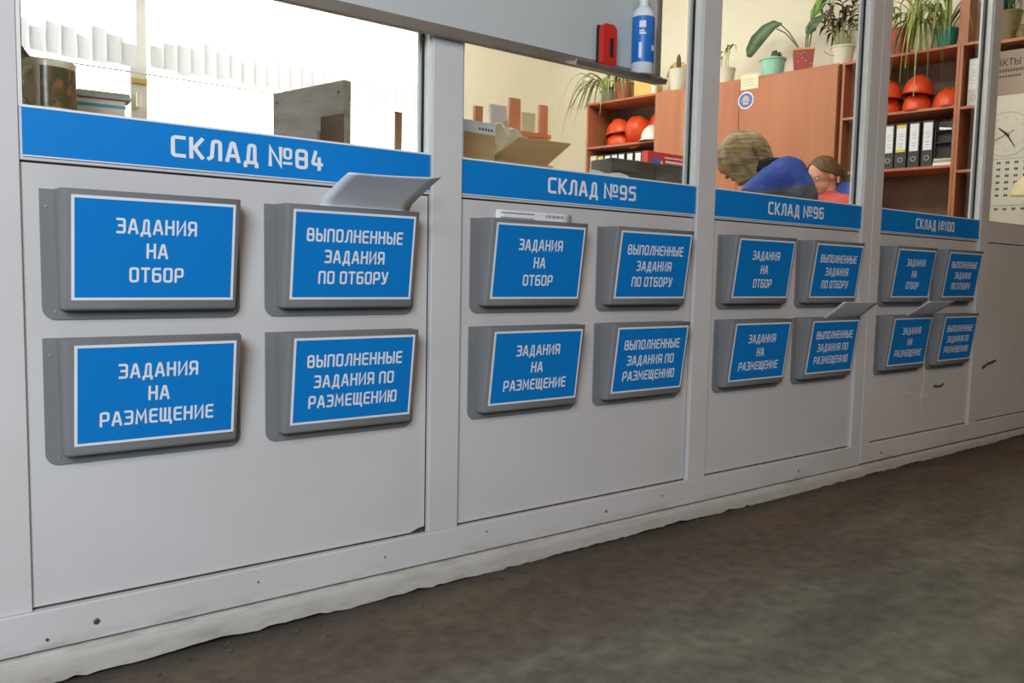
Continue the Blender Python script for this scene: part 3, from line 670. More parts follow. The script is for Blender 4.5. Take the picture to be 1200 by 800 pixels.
# old monitor seen from behind
va = Vector((1.37, 1.076)); vb = Vector((1.26, 1.486)); ang = math.atan2(vb.y - va.y, vb.x - va.x); ln = (vb - va).length
mo = thing('monitor', 'dusty grey upright monitor back on the desk behind the first window', 'monitor', (va.x, va.y, DZ), rz=ang)
mb = MB(); mb.box((0, 0, .10), (ln, .035, .472)); mb.done('casing', 'monitor', mo, bevel=.006)
mb = MB(); mb.box((.0, .034, .10), (.13, .0375, .352)); mb.done('recess_panel', 'recess', mo, bevel=.002)
mb = MB(); mb.box((.13, .034, .10), (ln + .004, .05, .30)); mb.done('connector_cover', 'monitor', mo, bevel=.004)
mb = MB(); mb.box((.14, .005, .012), (.28, .03, .12)); mb.box((.08, -.07, 0), (.34, .11, .012)); mb.done('stand', 'monitor', mo, bevel=.003)
for x in (.03, ln - .03): MB().lathe([(.006, 0), (.006, .002), (.0001, .003)], 12).done('screw', 'recess', mo, loc=(x, .0352, .43), rot=(-pi / 2, 0, 0))
st = MB(); st.prism([(-.009, 0), (.009, 0), (.011, .262), (-.010, .265)], 1, -.006, .006)
tag(st.done('wooden_stake', 'stick', loc=(1.243, .5, DZ)), 'thin bare wooden stake upright beside the first post', 'stake')
pm = thing('marker_cap', 'tiny dark blue marker standing next to the wooden stake', 'marker', (1.20, .30, DZ))
MB().lathe([(.0001, 0), (.007, 0), (.007, .115), (.005, .118), (.0001, .118)], 14).done('barrel', 'ink_dark', pm)
MB().lathe([(.0078, .09), (.0078, .119), (.004, .124), (.0001, .124)], 14).done('cap', 'badge', pm)
# carton with printed label, open carton, film
cb = thing('cardboard_box', 'tall cardboard carton with white paper strip on its top edge', 'box', (1.355, .30, DZ), rz=R(4))
mb = MB(); mb.box((-.11, -.06, 0), (.062, .06, .215)); mb.done('carton', 'card', cb, bevel=.002)
mb = MB(); mb.box((-.11, -.0612, .183), (.062, -.0602, .216)); mb.done('paper_strip', 'paper', cb)
mb = MB()
for k in range(5): mb.face([(.0 + k * .011, -.0615, .192), (.007 + k * .011, -.0615, .192), (.007 + k * .011, -.0615, .199), (k * .011, -.0615, .199)])
mb.done('print', 'print_ink', cb)
ob = thing('open_carton', 'open cardboard carton with one flap bent out toward the glass', 'box', (1.60, .47, DZ), rz=R(3))
mb = MB()
t = .004
mb.box((-.13, -.12, 0), (.13, .12, t)); mb.box((-.13, -.12, t), (.13, -.12 + t, .135)); mb.box((-.13, .12 - t, t), (.13, .12, .135)); mb.box((-.13, -.12 + t, t), (-.13 + t, .12 - t, .135)); mb.box((.13 - t, -.12 + t, t), (.13, .12 - t, .135))
mb.done('carton', 'card', ob)
mb = MB(); mb.hexa([(-.13, -.12, .133), (.10, -.12, .133), (.165, -.165, .205), (-.055, -.165, .200), (-.13, -.116, .136), (.10, -.116, .136), (.165, -.161, .208), (-.055, -.161, .203)]); mb.done('flap', 'card', ob)
mb = MB(); rr = random.Random(5); rows = []
for i in range(13):
    row = []
    for j in range(9):
        x = -.12 + .24 * i / 12; y = -.10 + .2 * j / 8; e = sin(pi * i / 12) * sin(pi * j / 8)
        row.append((x + .03 * e, y, .115 + .16 * e ** .6 + rr.uniform(-.012, .012)))
    rows.append(row)
mb.grid(rows); tag(mb.done('packing_film', 'tape', smooth=25, loc=(1.60, .47, DZ), rot=(0, 0, R(3)), solid=.001), 'crumpled pale packing film bulging out of the open carton', 'packing film')
# wooden desk organiser in the depth of the office
og = thing('desk_organiser', 'orange wooden desk rack with upright dividers and white cards behind cartons', 'organiser', (2.78, 2.0, FZ))
MB().box((-.24, -.05, 1.305), (.26, .05, 1.325)).done('shelf_board', 'wood_light', og)
for k, (x, z, w) in enumerate(((-.215, 1.43, .026), (.03, 1.505, .036), (.235, 1.495, .028))):
    MB().box((x - w, -.012, 1.326), (x + w, .012, z)).done('divider', 'wood_light', og, bevel=.002)
MB().box((-.13, .00, 1.327), (-.02, .02, 1.455)).done('card_stack', 'white_print', og)
MB().box((.09, .00, 1.327), (.18, .02, 1.44)).done('card_stack', 'note', og)
for x in (-.23, .22): MB().box((x, -.05, .7505), (x + .02, .05, 1.304)).done('side_panel', 'wood_light', og)
od = thing('back_desk', 'office desk in the room carrying the orange rack', 'desk', (2.8, 2.0, FZ))
MB().box((-.75, -.35, .72), (.75, .35, .75)).done('desk_top', 'desk', od)
for x in (-.72, .72): MB().box((x - .02, -.33, 0), (x + .02, .33, .719)).done('leg_panel', 'desk', od)
# long dark device and red carton on the counter
dv = thing('office_device', 'long dark ridged device lying on the counter behind sign 95', 'device', (2.285, .50, DZ), rz=R(-2))
mb = MB(); mb.box((-.198, -.06, 0), (.198, .06, .208)); mb.done('casing', 'dark_eq', dv, bevel=.006)
mb = MB(); mb.box((-.198, -.064, .160), (.01, -.0605, .196)); mb.box((.014, -.066, .07), (.196, -.0605, .196)); mb.done('front_ridge', 'dark_eq', dv, bevel=.002)
mb = MB(); mb.box((.20, -.05, 0), (.235, .05, .165)); mb.done('end_cap', 'dark_eq', dv, bevel=.004)
mb = MB(); rows = [[(-.19 + .19 * i / 8, -.02 + .07 * j / 4, .004 + .142 * (j / 4) ** .7 + .004 * sin(i * 1.3) * j / 4) for j in range(5)] for i in range(9)]
mb.grid(rows); tag(mb.done('crumpled_paper', 'paper', loc=(2.13, .36, DZ), solid=.001), 'loose crumpled white paper in front of the dark device', 'paper')
rb = thing('red_carton', 'red carton with white print on a beige box behind the dark device', 'box', (3.98, 2.2, FZ))
MB().box((.11, 0, 1.285), (.46, .06, 1.375)).done('carton', 'red_card', rb, bevel=.003)
mb = MB(); mb.box((.28, -.002, 1.308), (.45, -.0005, 1.323)); mb.box((.27, -.002, 1.338), (.45, -.0005, 1.348)); mb.box((.235, -.002, 1.293), (.25, -.0005, 1.318)); mb.done('print', 'white_print', rb)
mb = MB(); mb.ball((.19, -.001, 1.315), (.045, .002, .024)); mb.done('blue_mark', 'badge', rb)
MB().box((.11, 0, 0), (.46, .06, 1.2845)).done('carton_base', 'note', rb)

# ================================================================== CABINETS along the side wall
TZ = 2.395
def cabinet(name, label, u0, u1, shelves, doors=0, top=TZ, extra=None):
    p = cab(0, 0); root = thing(name, label, 'cabinet', (p.x, p.y, FZ), rz=AZ, group='alder office cabinets along the side wall')
    D = .38; t = .018; H = top - FZ
    mb = MB(); mb.box((0, u0, 0), (D, u0 + t, H - t)); mb.box((0, u1 - t, 0), (D, u1, H - t)); mb.done('side_panel', 'wood', root)
    MB().box((-.002, u0, H - t), (D, u1, H)).done('top_board', 'wood_in', root)
    MB().box((D - .006, u0 + t, 0), (D, u1 - t, H - t)).done('back_board', 'hardboard', root)
    for z in shelves:
        MB().box((.004, u0 + t, z - FZ - t), (D - .008, u1 - t, z - FZ)).done('shelf', 'wood_in', root)
    if doors:
        w = (u1 - u0) / doors
        for k in range(doors):
            d = MB().box((-.018, u0 + w * k + .002, .08), (-.001, u0 + w * (k + 1) - .002, H - t - .001)).done('door', 'wood', root)
            MB().box((-.03, u0 + w * k + (.03 if k else w - .04), 1.0 - FZ), (-.0185, u0 + w * k + (.04 if k else w - .03), 1.12 - FZ)).done('handle', 'alu', d)
    return root
cabinet('open_bookcase', 'open alder bookcase with helmets and binders beside the pale corner wall', 2.17, 2.956, [.35, .8, 1.2, 1.59, 1.99])
cabinet('door_cabinet', 'closed alder door cabinet directly beside the helmet bookcase', 1.362, 2.168, [.35], 1)
cabinet('door_cabinet', 'wide closed alder cabinet bearing a round blue badge', .56, 1.36, [.35], 1)
cabinet('open_bookcase', 'open alder bookcase behind the hanging spider plant', -.262, .535, [.35, .8, 1.22, 1.59, 1.99])
cabinet('narrow_bookcase', 'narrow alder bookcase holding one upright white binder', -.425, -.264, [.35, .8, 1.2, 1.55, 1.975])
# tall upright board on the narrow bookcase
p = cab(.0, -.275, TZ); o = MB().box((0, -.030, 0.0005), (.25, .030, .335)).done('upright_board', 'wood', loc=p, rot=(0, 0, AZ))
tag(o, 'upright alder board standing on top of the narrow bookcase', 'board')
# wall shelf with the archive box
p = cab(.05, -.75, 2.388); o = MB().box((0, -.30, -.02), (.345, .30, 0)).done('wall_shelf', 'wood_in', loc=p, rot=(0, 0, AZ)); tag(o, 'alder wall shelf with pots at the far end of the glazing', 'shelf')
p = cab(.05, -.75, 1.99); o = MB().box((0.05, -.30, -.02), (.345, .30, 0)).done('wall_shelf', 'wood_in', loc=p, rot=(0, 0, AZ)); tag(o, 'lower alder wall shelf under the grey archive box', 'shelf')
p = cab(.10, -.56, 1.9905); ab = thing('archive_box', 'grey-brown archive box lettered АКТЫ on the wall shelf', 'box', p, rz=AZ)
MB().box((0, -.16, 0), (.22, .16, .335)).done('box_body', 'box_grey', ab, bevel=.002)
def pu(uc, zc, off, w):   # lettering facing -x local; text runs toward -u
    return lambda x, z: (off, uc + w / 2 - x, zc + z)
mb = MB(); w = text_width('АКТЫ', .047); text_into(mb, 'АКТЫ', .047, 0, 0, pu(.025, .235, -.0012, w), th=.13, axis=0)
for z, a, b in ((.195, .14, -.07), (.160, .12, -.05)):
    k = a
    while k > b: mb.box((-.0012, k - .010, z), (-.0008, k, z + .014)); k -= .016
mb.box((-.0012, -.07, .212), (-.0008, .13, .215)); mb.done('lettering', 'ink_dark', ab)
# wall calendar with printed clock face
p = cab(.06, -.555, 1.035); cl = thing('wall_calendar', 'pale wall calendar with clock face and number grids near the last post', 'calendar', p, rz=AZ)
MB().box((-.004, -.17, .12), (0, .17, .99)).done('backing_sheet', 'cal_white', cl)
mb = MB(); mb.box((-.0055, -.168, .572), (-.0042, .168, .578)); mb.box((-.0055, -.168, .262), (-.0042, .168, .27)); mb.done('binding_strip', 'ink_faint', cl)
ck = MB()
for k in range(48):
    a0, a1 = 2 * pi * k / 48, 2 * pi * (k + 1) / 48
    ck.face([(-.0046, -.005 + r * sin(a), .735 + r * cos(a)) for r, a in ((.140, a0), (.140, a1), (.147, a1), (.147, a0))])
for k in range(12):
    a = 2 * pi * k / 12; ck.face([(-.0046, -.005 + .108 * sin(a) + dx, .735 + .108 * cos(a) + dz) for dx, dz in ((-.004, -.006), (.004, -.006), (.004, .006), (-.004, .006))])
dial = ck.done('clock_dial', 'ink_faint', cl)
def hand(name, ang, ln, w, m, tail=.02):
    d = Vector((sin(ang), cos(ang))); n = Vector((d.y, -d.x)) * w / 2; a = -d * tail; b = d * ln
    MB().prism([(-.005 + q.x, .735 + q.y) for q in (a - n, b - n * .5, b + n * .5, a + n)], 0, -.0072, -.0062).done(name, m, dial)
hand('hour_hand', R(48), .064, .016, 'ink_dark'); hand('minute_hand', R(-148), .10, .012, 'ink_dark'); hand('second_hand', R(118), .10, .006, 'ink_red', .05)
mb = MB()
for (zb, rows_) in ((.54, 6), (.235, 1)):
    for r_ in range(rows_):
        for c_ in range(6):
            u = .135 - c_ * .052; z = zb - r_ * .043
            mb.box((-.0048, u - .012, z), (-.0042, u - .003, z + .016)); mb.box((-.0048, u, z), (-.0042, u + .009, z + .016))
mb.done('date_grid', 'ink_dark', cl)

# pots ------------------------------------------------------------------
def pot(root, r0, r1, h, m, rim=.006, name='pot'):
    MB().lathe([(.0001, 0), (r0, 0), (r1, h - .012), (r1 + rim, h - .012), (r1 + rim, h), (r1 - .004, h), (r1 - .006, h - .02), (.0001, h - .022)], 30).done(name, m, root, smooth=35)
    MB().lathe([(r1 - .007, h - .019), (.0001, h - .014)], 20).done('soil', 'soil', root)
def arch(mb, base, az, length, rise, droop, w, n=9, fold=.35):
    d = Vector((cos(az), sin(az), 0)); pts = []
    for k in range(n):
        t = k / (n - 1)
        pts.append(Vector(base) + d * length * (1.12 * t - .12 * t * t) + Vector((0, 0, rise * (1 - (1 - t * 1.7) ** 2) / 1 - droop * max(0, t - .45) ** 2 * 2)))
    mb.blade(pts, [w * (.55 + .9 * min(1, 4 * t) * .5) * (1 - max(0, (t - .5) * 2) ** 1.6) + .0006 for t in [k / (n - 1) for k in range(n)]], fold=fold)
def clamp(mb, xmax, edge, z0=.004):
    for v in mb.bm.verts:      # leaves rest against the wall and on the board they droop over
        v.co.x = min(v.co.x, xmax)
        if v.co.x > edge: v.co.z = max(v.co.z, z0)
PG = 'potted plants on top of the cabinets'
# spider plant and two pots over the helmet bookcase
p = cab(.14, 2.80, TZ); q = thing('spider_plant', 'light green spider plant in grey pot at far end of cabinets', 'plant', p, group=PG)
pot(q, .065, .085, .12, 'pot_grey')
mb = MB(); rg = random.Random(11)
for k in range(34): arch(mb, (rg.uniform(-.03, .03), rg.uniform(-.03, .03), .11), rg.uniform(0, 2 * pi), rg.uniform(.22, .40), rg.uniform(.08, .19), rg.uniform(.25, .7), .020)
for k in range(12): arch(mb, (rg.uniform(-.03, .03), rg.uniform(-.02, .03), .11), R(90) + rg.uniform(-.1, 1.3), rg.uniform(.35, .52), rg.uniform(.08, .18), rg.uniform(.5, .95), .020)
clamp(mb, .20, -.15); mb.done('leaves', 'leaf', q, smooth=60)
p = cab(.12, 2.62, TZ); q = thing('potted_plant', 'brown clay pot with short leaves next to the light spider plant', 'plant', p, group=PG)
pot(q, .066, .085, .165, 'pot_brown'); mb = MB()
for k in range(14): arch(mb, (rg.uniform(-.03, .03), rg.uniform(-.03, .03), .15), rg.uniform(0, 2 * pi), rg.uniform(.08, .16), rg.uniform(.06, .14), .2, .016)
mb.done('leaves', 'leaf', q, smooth=60)
p = cab(.13, 2.37, TZ); o = MB().box((-.06, -.10, 0), (.10, .10, .19)).done('ochre_carton', 'ochre', loc=p, rot=(0, 0, AZ), bevel=.003); tag(o, 'plain ochre carton on the cabinet behind the board tray', 'box')
p = cab(.22, 2.20, TZ); o = MB().lathe([(.0001, 0), (.03, 0), (.03, .10), (.012, .13), (.012, .15), (.0001, .152)], 20).done('small_bottle', 'pot_white', loc=cab(.05, 2.235, TZ), smooth=40); tag(o, 'small pale bottle between the ochre carton and the wooden arch', 'bottle')
# rounded wooden board
mb = MB(); prof = [(-.085, 0)] + [(-.085 + .0, .25)] + [(-.085 * cos(t), .25 + .065 * sin(t)) for t in [pi * k / 14 for k in range(1, 14)]] + [(.085, .25), (.085, 0)]
mb.prism(prof, 0, 0, .02); p = cab(.26, 2.14, TZ); tag(mb.done('wooden_board', 'arch_wood', loc=p, rot=(0, 0, AZ)), 'round-topped light wooden board leaning behind the white cactus pot', 'board')
p = cab(.12, 2.045, TZ); q = thing('potted_cactus', 'white pot with thin brown stalked plant beside the second post', 'plant', p, group=PG)
pot(q, .06, .078, .20, 'pot_white', .003); mb = MB()
mb.tube([(0, -.01, .18), (0, -.01, .25), (.0, -.012, .33)], [.010, .022, .004], 8); mb.tube([(0, .02, .18), (0, .07, .24), (0, .10, .22), (0, .12, .15)], [.006, .006, .005, .004], 8); mb.ball((0, -.008, .28), (.02, .02, .05), 10, 8)
mb.done('stalk', 'leaf_brown', q, smooth=60)
# white pot with seedling
p = cab(.12, 1.58, TZ); q = thing('seedling_pot', 'white pot with slender seedlings beside the second post on the cabinet', 'plant', p, group=PG)
pot(q, .068, .083, .135, 'pot_white', .004); mb = MB()
for x, y, h in ((0, .04, .13), (.01, .0, .16), (0, -.03, .19)): mb.tube([(x, y, .12), (x, y + .004, .12 + h * .5), (x, y - .012, .12 + h)], .0035, 6)
mb.done('stem', 'stem', q); mb = MB()
for x, y, z, a, l in ((0, .04, .22, 60, .07), (0, .04, .24, 110, .08), (0, .0, .27, 250, .06), (0, .0, .25, 100, .06), (0, -.045, .29, 265, .07), (0, -.04, .30, 80, .03), (0, .06, .20, 80, .08)):
    arch(mb, (x, y, z), R(a), l, .03, .08, .026, 7)
mb.done('leaves', 'leaf', q, smooth=60)
# mint pot with succulent
p = cab(.12, 1.155, TZ); q = thing('succulent_pot', 'mint green bowl pot with small succulent on the cabinet', 'plant', p, group=PG)
pot(q, .083, .098, .145, 'pot_mint', .008); mb = MB()
for k in range(9): arch(mb, (0, -.02, .125), rg.uniform(0, 2 * pi), rg.uniform(.03, .07), rg.uniform(.05, .085), .05, .030, 7)
for k in range(4): mb.ball((rg.uniform(-.02, .02), -.025 + rg.uniform(-.03, .02), .16), (.012, .012, .03), 8, 6)
mb.done('leaves', 'leaf_dark', q, smooth=60)
# square red pot with large leaves
p = cab(.13, .905, TZ); q = thing('broad_leaf_plant', 'square red dotted pot with gold rim and large drooping leaves', 'plant', p, rz=AZ + R(28), group=PG)
a, b, H = .064, .078, .172
mb = MB(); mb.hexa([(-a, -a, 0), (a, -a, 0), (a, a, 0), (-a, a, 0), (-b, -b, H), (b, -b, H), (b, b, H), (-b, b, H)]); mb.done('pot', 'pot_red', q, bevel=.004)
mb = MB(); e = b + .002
for x0, y0, x1, y1 in ((-e, -e, e, -e + .006), (-e, e - .006, e, e), (-e, -e + .006, -e + .006, e - .006), (e - .006, -e + .006, e, e - .006)): mb.box((x0, y0, H - .008), (x1, y1, H + .006))
mb.done('rim', 'gold', q)
mb = MB(); rd = random.Random(2)
for k in range(16):
    z = rd.uniform(.03, .15); s = rd.uniform(-.055, .055); yy = a + (b - a) * z / H + .001
    if k % 2: mb.ball((s, -yy, z), (.005, .001, .005), 8, 6)
    else: mb.ball((-yy, s, z), (.001, .005, .005), 8, 6)
mb.done('dots', 'gold', q)
lq = [((-.02, .02), [(-.03, .04, .2), (-.06, .16, .33), (-.075, .22, .40)], (-.075, .22, .40), 0)]
tw = thing; rot = Matrix.Rotation(-R(28), 3, 'Z')
def rl(v): return rot @ Vector(v)          # keep leaf directions in cabinet axes
mb = MB()
for pts in ([(0, .02, .16), (0, .07, .25), (0, .13, .34), (0, .20, .41)], [(0, .01, .16), (0, .09, .26), (0, .16, .34), (0, .235, .385)], [(0, -.03, .16), (0, -.03, .27), (0, -.045, .37)], [(0, -.015, .16), (0, -.015, .26), (0, -.03, .36)], [(.02, -.03, .16), (.03, -.05, .35), (.03, -.06, .52)]):
    mb.tube([rl(x) for x in pts], .0055, 8)
mb.done('leaf_stalk', 'leaf_dark', q, smooth=60)
mb = MB(); sd = rl((.5, 0, .9))
P_ = [(0, .19, .415), (0, .25, .42), (0, .32, .385), (0, .40, .315), (0, .45, .245), (0, .465, .20)]
mb.blade([rl(x) for x in P_], [.01, .07, .11, .12, .09, .04], side=rl((-.1, .3, 1)), fold=.3)
P_ = [(0, -.02, .30), (0, -.035, .34), (0, -.06, .385), (0, -.13, .41), (0, -.20, .42)]
mb.blade([rl(x) for x in P_], [.05, .13, .13, .05, .01], side=rl((.3, .6, .4)), fold=.3)
mb.done('large_leaf', 'leaf_dark', q, smooth=60, solid=.0015)
mb = MB(); P_ = [(.03, -.03, .42), (.03, -.05, .47), (.03, -.09, .53), (.03, -.13, .61), (.03, -.16, .68)]
mb.blade([rl(x) for x in P_], [.02, .10, .12, .10, .02], side=rl((.4, .9, .3)), fold=.3); mb.done('upper_leaf', 'leaf_bright', q, smooth=60, solid=.0015)
# white bucket with dark leaved plant
p = cab(.13, .595, TZ); q = thing('dark_leaf_plant', 'white bucket pot with many thin stems and small dark leaves', 'plant', p, group=PG)
pot(q, .068, .084, .15, 'pot_white', .006)
mb = MB(); mb.tube([(-.086 * cos(t) * .6 - .06, .086 * cos(t), .125 - .05 * sin(t)) for t in [pi * k / 12 for k in range(13)]], .003, 6); mb.done('bucket_handle', 'alu', q)
ms = MB(); ml = MB()
for k in range(15):
    a = rg.uniform(0, 2 * pi); l = rg.uniform(.05, .22); h = rg.uniform(.20, .38); d = Vector((cos(a) * .6, sin(a), 0)); b0 = d * .04 + Vector((0, 0, .135))
    pts = [b0, b0 + d * l * .35 + Vector((0, 0, h * .55)), b0 + d * l + Vector((0, 0, h))]; ms.tube(pts, .004, 6)
    for j in range(7):
        t = .5 + .5 * j / 6; c = pts[1].lerp(pts[2], (t - .5) * 2); arch(ml, c, a + rg.uniform(-1.4, 1.4), rg.uniform(.06, .11), rg.uniform(0, .03), rg.uniform(.0, .15), .024, 6)
ms.done('stem', 'stem', q, smooth=60); ml.done('leaves', 'leaf_brown', q, smooth=60)
# right bookcase: red pot, hanging spider plant in teal pot, stalks
p = cab(.14, .185, TZ); q = thing('potted_plant', 'dark red pot with thin stalks behind the third post', 'plant', p, group=PG)
pot(q, .07, .082, .205, 'pot_red'); mb = MB()
for k in range(8):
    a = rg.uniform(0, 2 * pi); d = Vector((cos(a), sin(a), 0)); mb.tube([d * .02 + Vector((0, 0, .19)), d * .05 + Vector((0, 0, .28)), d * .10 + Vector((0, 0, .36))], .004, 6)
    for j in range(3): arch(mb, d * (.05 + .025 * j) + Vector((0, 0, .27 + .04 * j)), a + rg.uniform(-1, 1), .08, .03, .06, .02, 6)
mb.done('stalks', 'stem', q, smooth=60)
p = cab(.13, -.135, TZ); q = thing('spider_plant', 'spider plant in teal pot trailing long leaves over the bookcase edge', 'plant', p, group=PG)
pot(q, .055, .074, .14, 'pot_teal'); mb = MB()
for k in range(26): arch(mb, (rg.uniform(-.03, .03), rg.uniform(-.03, .03), .13), rg.uniform(0, 2 * pi), rg.uniform(.2, .36), rg.uniform(.12, .26), rg.uniform(.1, .5), .016)
clamp(mb, .22, -.14); mb.done('leaves', 'leaf', q, smooth=60)
q2 = MB(); c = Vector((-.20, .10, .16))
q2.tube([(0, 0, .13), (-.09, .05, .21), (-.16, .09, .185), c], .005, 6)
def trail(az, out, L, w):
    d = Vector((cos(az), sin(az), 0))
    q2.blade([c + d * out * (1 - (1 - t) ** 2) + Vector((0, 0, .05 * sin(pi * min(1, t * 1.6)) - L * t ** 2.2)) for t in [k2 / 9 for k2 in range(10)]], [.003 + w * sin(pi * min(.97, t * .9 + .16)) for t in [k2 / 9 for k2 in range(10)]], fold=.35)
for k in range(26): trail(rg.uniform(0, 2 * pi), rg.uniform(.08, .26), rg.uniform(.08, .34), .013)
for az, o_, L in ((100, .06, .62), (200, .08, .50), (-70, .16, .46), (80, .22, .44), (150, .12, .40), (-110, .10, .40)): trail(R(az), o_, L, .012)
for k in range(16): arch(q2, c, rg.uniform(0, 2 * pi), rg.uniform(.16, .32), rg.uniform(.08, .24), rg.uniform(.05, .4), .014)
for v in q2.bm.verts:
    if v.co.x > -.14: v.co.z = max(v.co.z, .004)
q2.done('hanging_runner', 'leaf', q, smooth=60)
p = cab(.17, -.50, 2.388); q = thing('potted_plant', 'olive brown pot with green blades on the wall shelf by the last post', 'plant', p, group=PG)
pot(q, .062, .078, .205, 'pot_olive', .004); mb = MB()
for k in range(18): arch(mb, (rg.uniform(-.03, .03), rg.uniform(-.03, .03), .19), rg.uniform(0, 2 * pi), rg.uniform(.08, .22), rg.uniform(.12, .26), .15, .024)
clamp(mb, .15, -.3); mb.done('leaves', 'leaf_dark', q, smooth=60)
p = cab(.12, -.60, 2.388); q = thing('small_jug', 'small glazed jug on the wall shelf beside the olive pot', 'jug', p)
MB().lathe([(.0001, 0), (.03, 0), (.04, .03), (.034, .065), (.022, .08), (.024, .095), (.02, .094), (.0001, .07)], 20).done('jug_body', 'pot_olive', q, smooth=50)
MB().tube([(0, .035, .03), (0, .06, .04), (0, .06, .075), (0, .024, .088)], .005, 6).done('handle', 'pot_olive', q)

# note and blue badge on the cabinet door
p = cab(-.0195, 1.285, 2.300); nt_ = thing('door_note', 'pale paper note taped at the top of the badge cabinet', 'note', p, rz=AZ)
MB().box((-.001, -.085, .0), (0, .07, .115)).done('note_sheet', 'note', nt_)
mb = MB()
for k in range(3): mb.box((-.0014, -.05, .03 + .022 * k), (-.001, .05, .036 + .022 * k))
mb.done('print', 'ink_faint', nt_)
p = cab(-.0195, 1.303, 2.215); bd = thing('safety_badge', 'round blue badge with white rim on the cabinet door', 'sticker', p, rz=AZ)
def disc(r, x, sy=1): return MB().prism([(r * cos(t), r * sin(t)) for t in [2 * pi * k / 32 for k in range(32)]], 0, x - .0008, x)
disc(.068, 0).done('white_rim', 'white_print', bd); disc(.058, -.0008).done('blue_disc', 'badge', bd)
mb = MB(); mb.prism([(.030 * cos(t), .004 + .032 * sin(t)) for t in [pi * k / 14 for k in range(15)]], 0, -.0026, -.0018)
mb.prism([(-.042, -.008), (.042, -.008), (.036, .002), (-.036, .002)], 0, -.0026, -.0018); mb.prism([(-.022, -.034), (.022, -.034), (.028, -.014), (-.028, -.014)], 0, -.0026, -.0018)
mb.done('white_pictogram', 'ink_faint', bd)

# helmets ------------------------------------------------------------------
def helmet(m):
    root = empty('safety_helmet')
    mb = MB(); rows = []
    for k in range(11):
        t = pi / 2 * k / 10; rows.append([(.128 * cos(t) * cos(a) * (1.0), .100 * cos(t) * sin(a), .135 * sin(t) ** .92 + .012) for a in [2 * pi * i / 32 for i in range(32)]])
    mb.grid(rows, closed=True); mb.face(rows[-1]); mb.done('shell', m, root, smooth=50)
    mb = MB(); inn = []; out = []
    for i in range(32):
        a = 2 * pi * i / 32; ext = .012 + .045 * max(0, -cos(a)) ** 2
        inn.append((.126 * cos(a), .098 * sin(a), .014)); out.append(((.128 + ext) * cos(a), (.100 + ext * .7) * sin(a), .002 if cos(a) > -.4 else -.004))
    mb.grid([inn, out], closed=True); mb.done('brim', m, root, smooth=50, solid=.004)
    mb = MB()
    for s in (-.03, 0, .03): mb.tube([(.118 * cos(t), s * (1 - .3 * sin(t)), .135 * sin(t) + .013) for t in [pi * (.18 + .64 * k / 12) for k in range(13)]], .006, 6)
    mb.done('ridge', m, root, smooth=60)
    return root
HG = 'safety helmets on the bookcase shelves'
h0 = helmet('orange')
tag(h0, 'upper orange helmet of the stack at far side of first bookcase', 'helmet', HG)
h0.location = cab(.16, 2.70, 2.10); h0.rotation_euler = (0, R(6), AZ + R(75))
o = dup(h0, cab(.17, 2.70, 1.995), label='lower orange helmet of the stack at far side of first bookcase', rot=(0, 0, AZ + R(75)))
o = dup(h0, cab(.19, 2.485, 2.115), label='large orange helmet tilted crown outward in middle of first bookcase', rot=(0, R(-62), AZ)); o.scale = (1.0, 1.12, 1.05)
o = dup(h0, cab(.24, 2.27, 2.14), label='orange helmet tilted above the white one in first bookcase', rot=(R(-28), 0, AZ + R(80))); o.scale = (.9, .9, .9)
h1 = helmet('white_helmet'); tag(h1, 'white helmet beside the tilted orange one in first bookcase', 'helmet', HG)
h1.location = cab(.12, 2.29, 1.995); h1.rotation_euler = (0, 0, AZ + R(15))
dup(h0, cab(.17, .26, 1.995), label='lowest orange helmet beside the third post in plant bookcase', rot=(0, 0, AZ + R(10)))
dup(h0, cab(.17, .26, 2.105), label='upper orange helmet beside the third post in plant bookcase', rot=(0, 0, AZ + R(10)))
dup(h0, cab(.17, .05, 1.995), label='lower orange helmet of middle stack under the spider plant', rot=(0, 0, AZ + R(8)))
dup(h0, cab(.17, .05, 2.115), label='upper orange helmet of middle stack under the spider plant', rot=(R(5), 0, AZ + R(8)))
dup(h0, cab(.17, -.155, 1.995), label='single orange helmet alone at near side of plant bookcase', rot=(0, 0, AZ + R(20)))

# binders ------------------------------------------------------------------
def binder(w, cover, lab, strip=None):
    root = empty('ring_binder'); H = .318; D = .27
    mb = MB(); mb.box((0, -w / 2, 0), (D, -w / 2 + .003, H)); mb.box((0, w / 2 - .003, 0), (D, w / 2, H)); mb.box((0, -w / 2 + .003, 0), (.003, w / 2 - .003, H)); mb.done('cover', cover, root)
    MB().box((.01, -w / 2 + .006, .006), (D - .01, w / 2 - .012, H - .012)).done('pages', 'paper', root)
    MB().box((-.001, -w / 2 + .007, .115), (0, w / 2 - .007, .305)).done('spine_label', lab, root)
    if strip:
        mb = MB()
        for z in (.115, .285): mb.box((-.0016, -w / 2 + .007, z), (-.001, w / 2 - .007, z + .02))
        mb.done('label_stripe', strip, root)
    mb = MB()
    for z in (.15, .17, .2, .22, .235): mb.box((-.0015, -w * .18, z), (-.001, w * .18, z + .006))
    mb.done('label_print', 'ink_faint', root)
    mb = MB(); n = 18
    mb.grid([[(-.0025, r * cos(2 * pi * k / n), .06 + r * sin(2 * pi * k / n)) for k in range(n)] for r in (.012, .019)], closed=True); mb.done('finger_ring', 'alu', root, solid=.002)
    return root
BG = 'ring binders on the bookcase shelves'
bA = binder(.072, 'binder', 'white_print')
fl = ['tall pale narrow', 'black yellow-labelled', 'black', 'black', 'black', 'black', 'black', 'black']
us = [2.885, 2.80, 2.72, 2.64, 2.56, 2.465, 2.375, 2.285]
bY = binder(.072, 'binder', 'yellow'); bG = binder(.072, 'binder_grey', 'note')
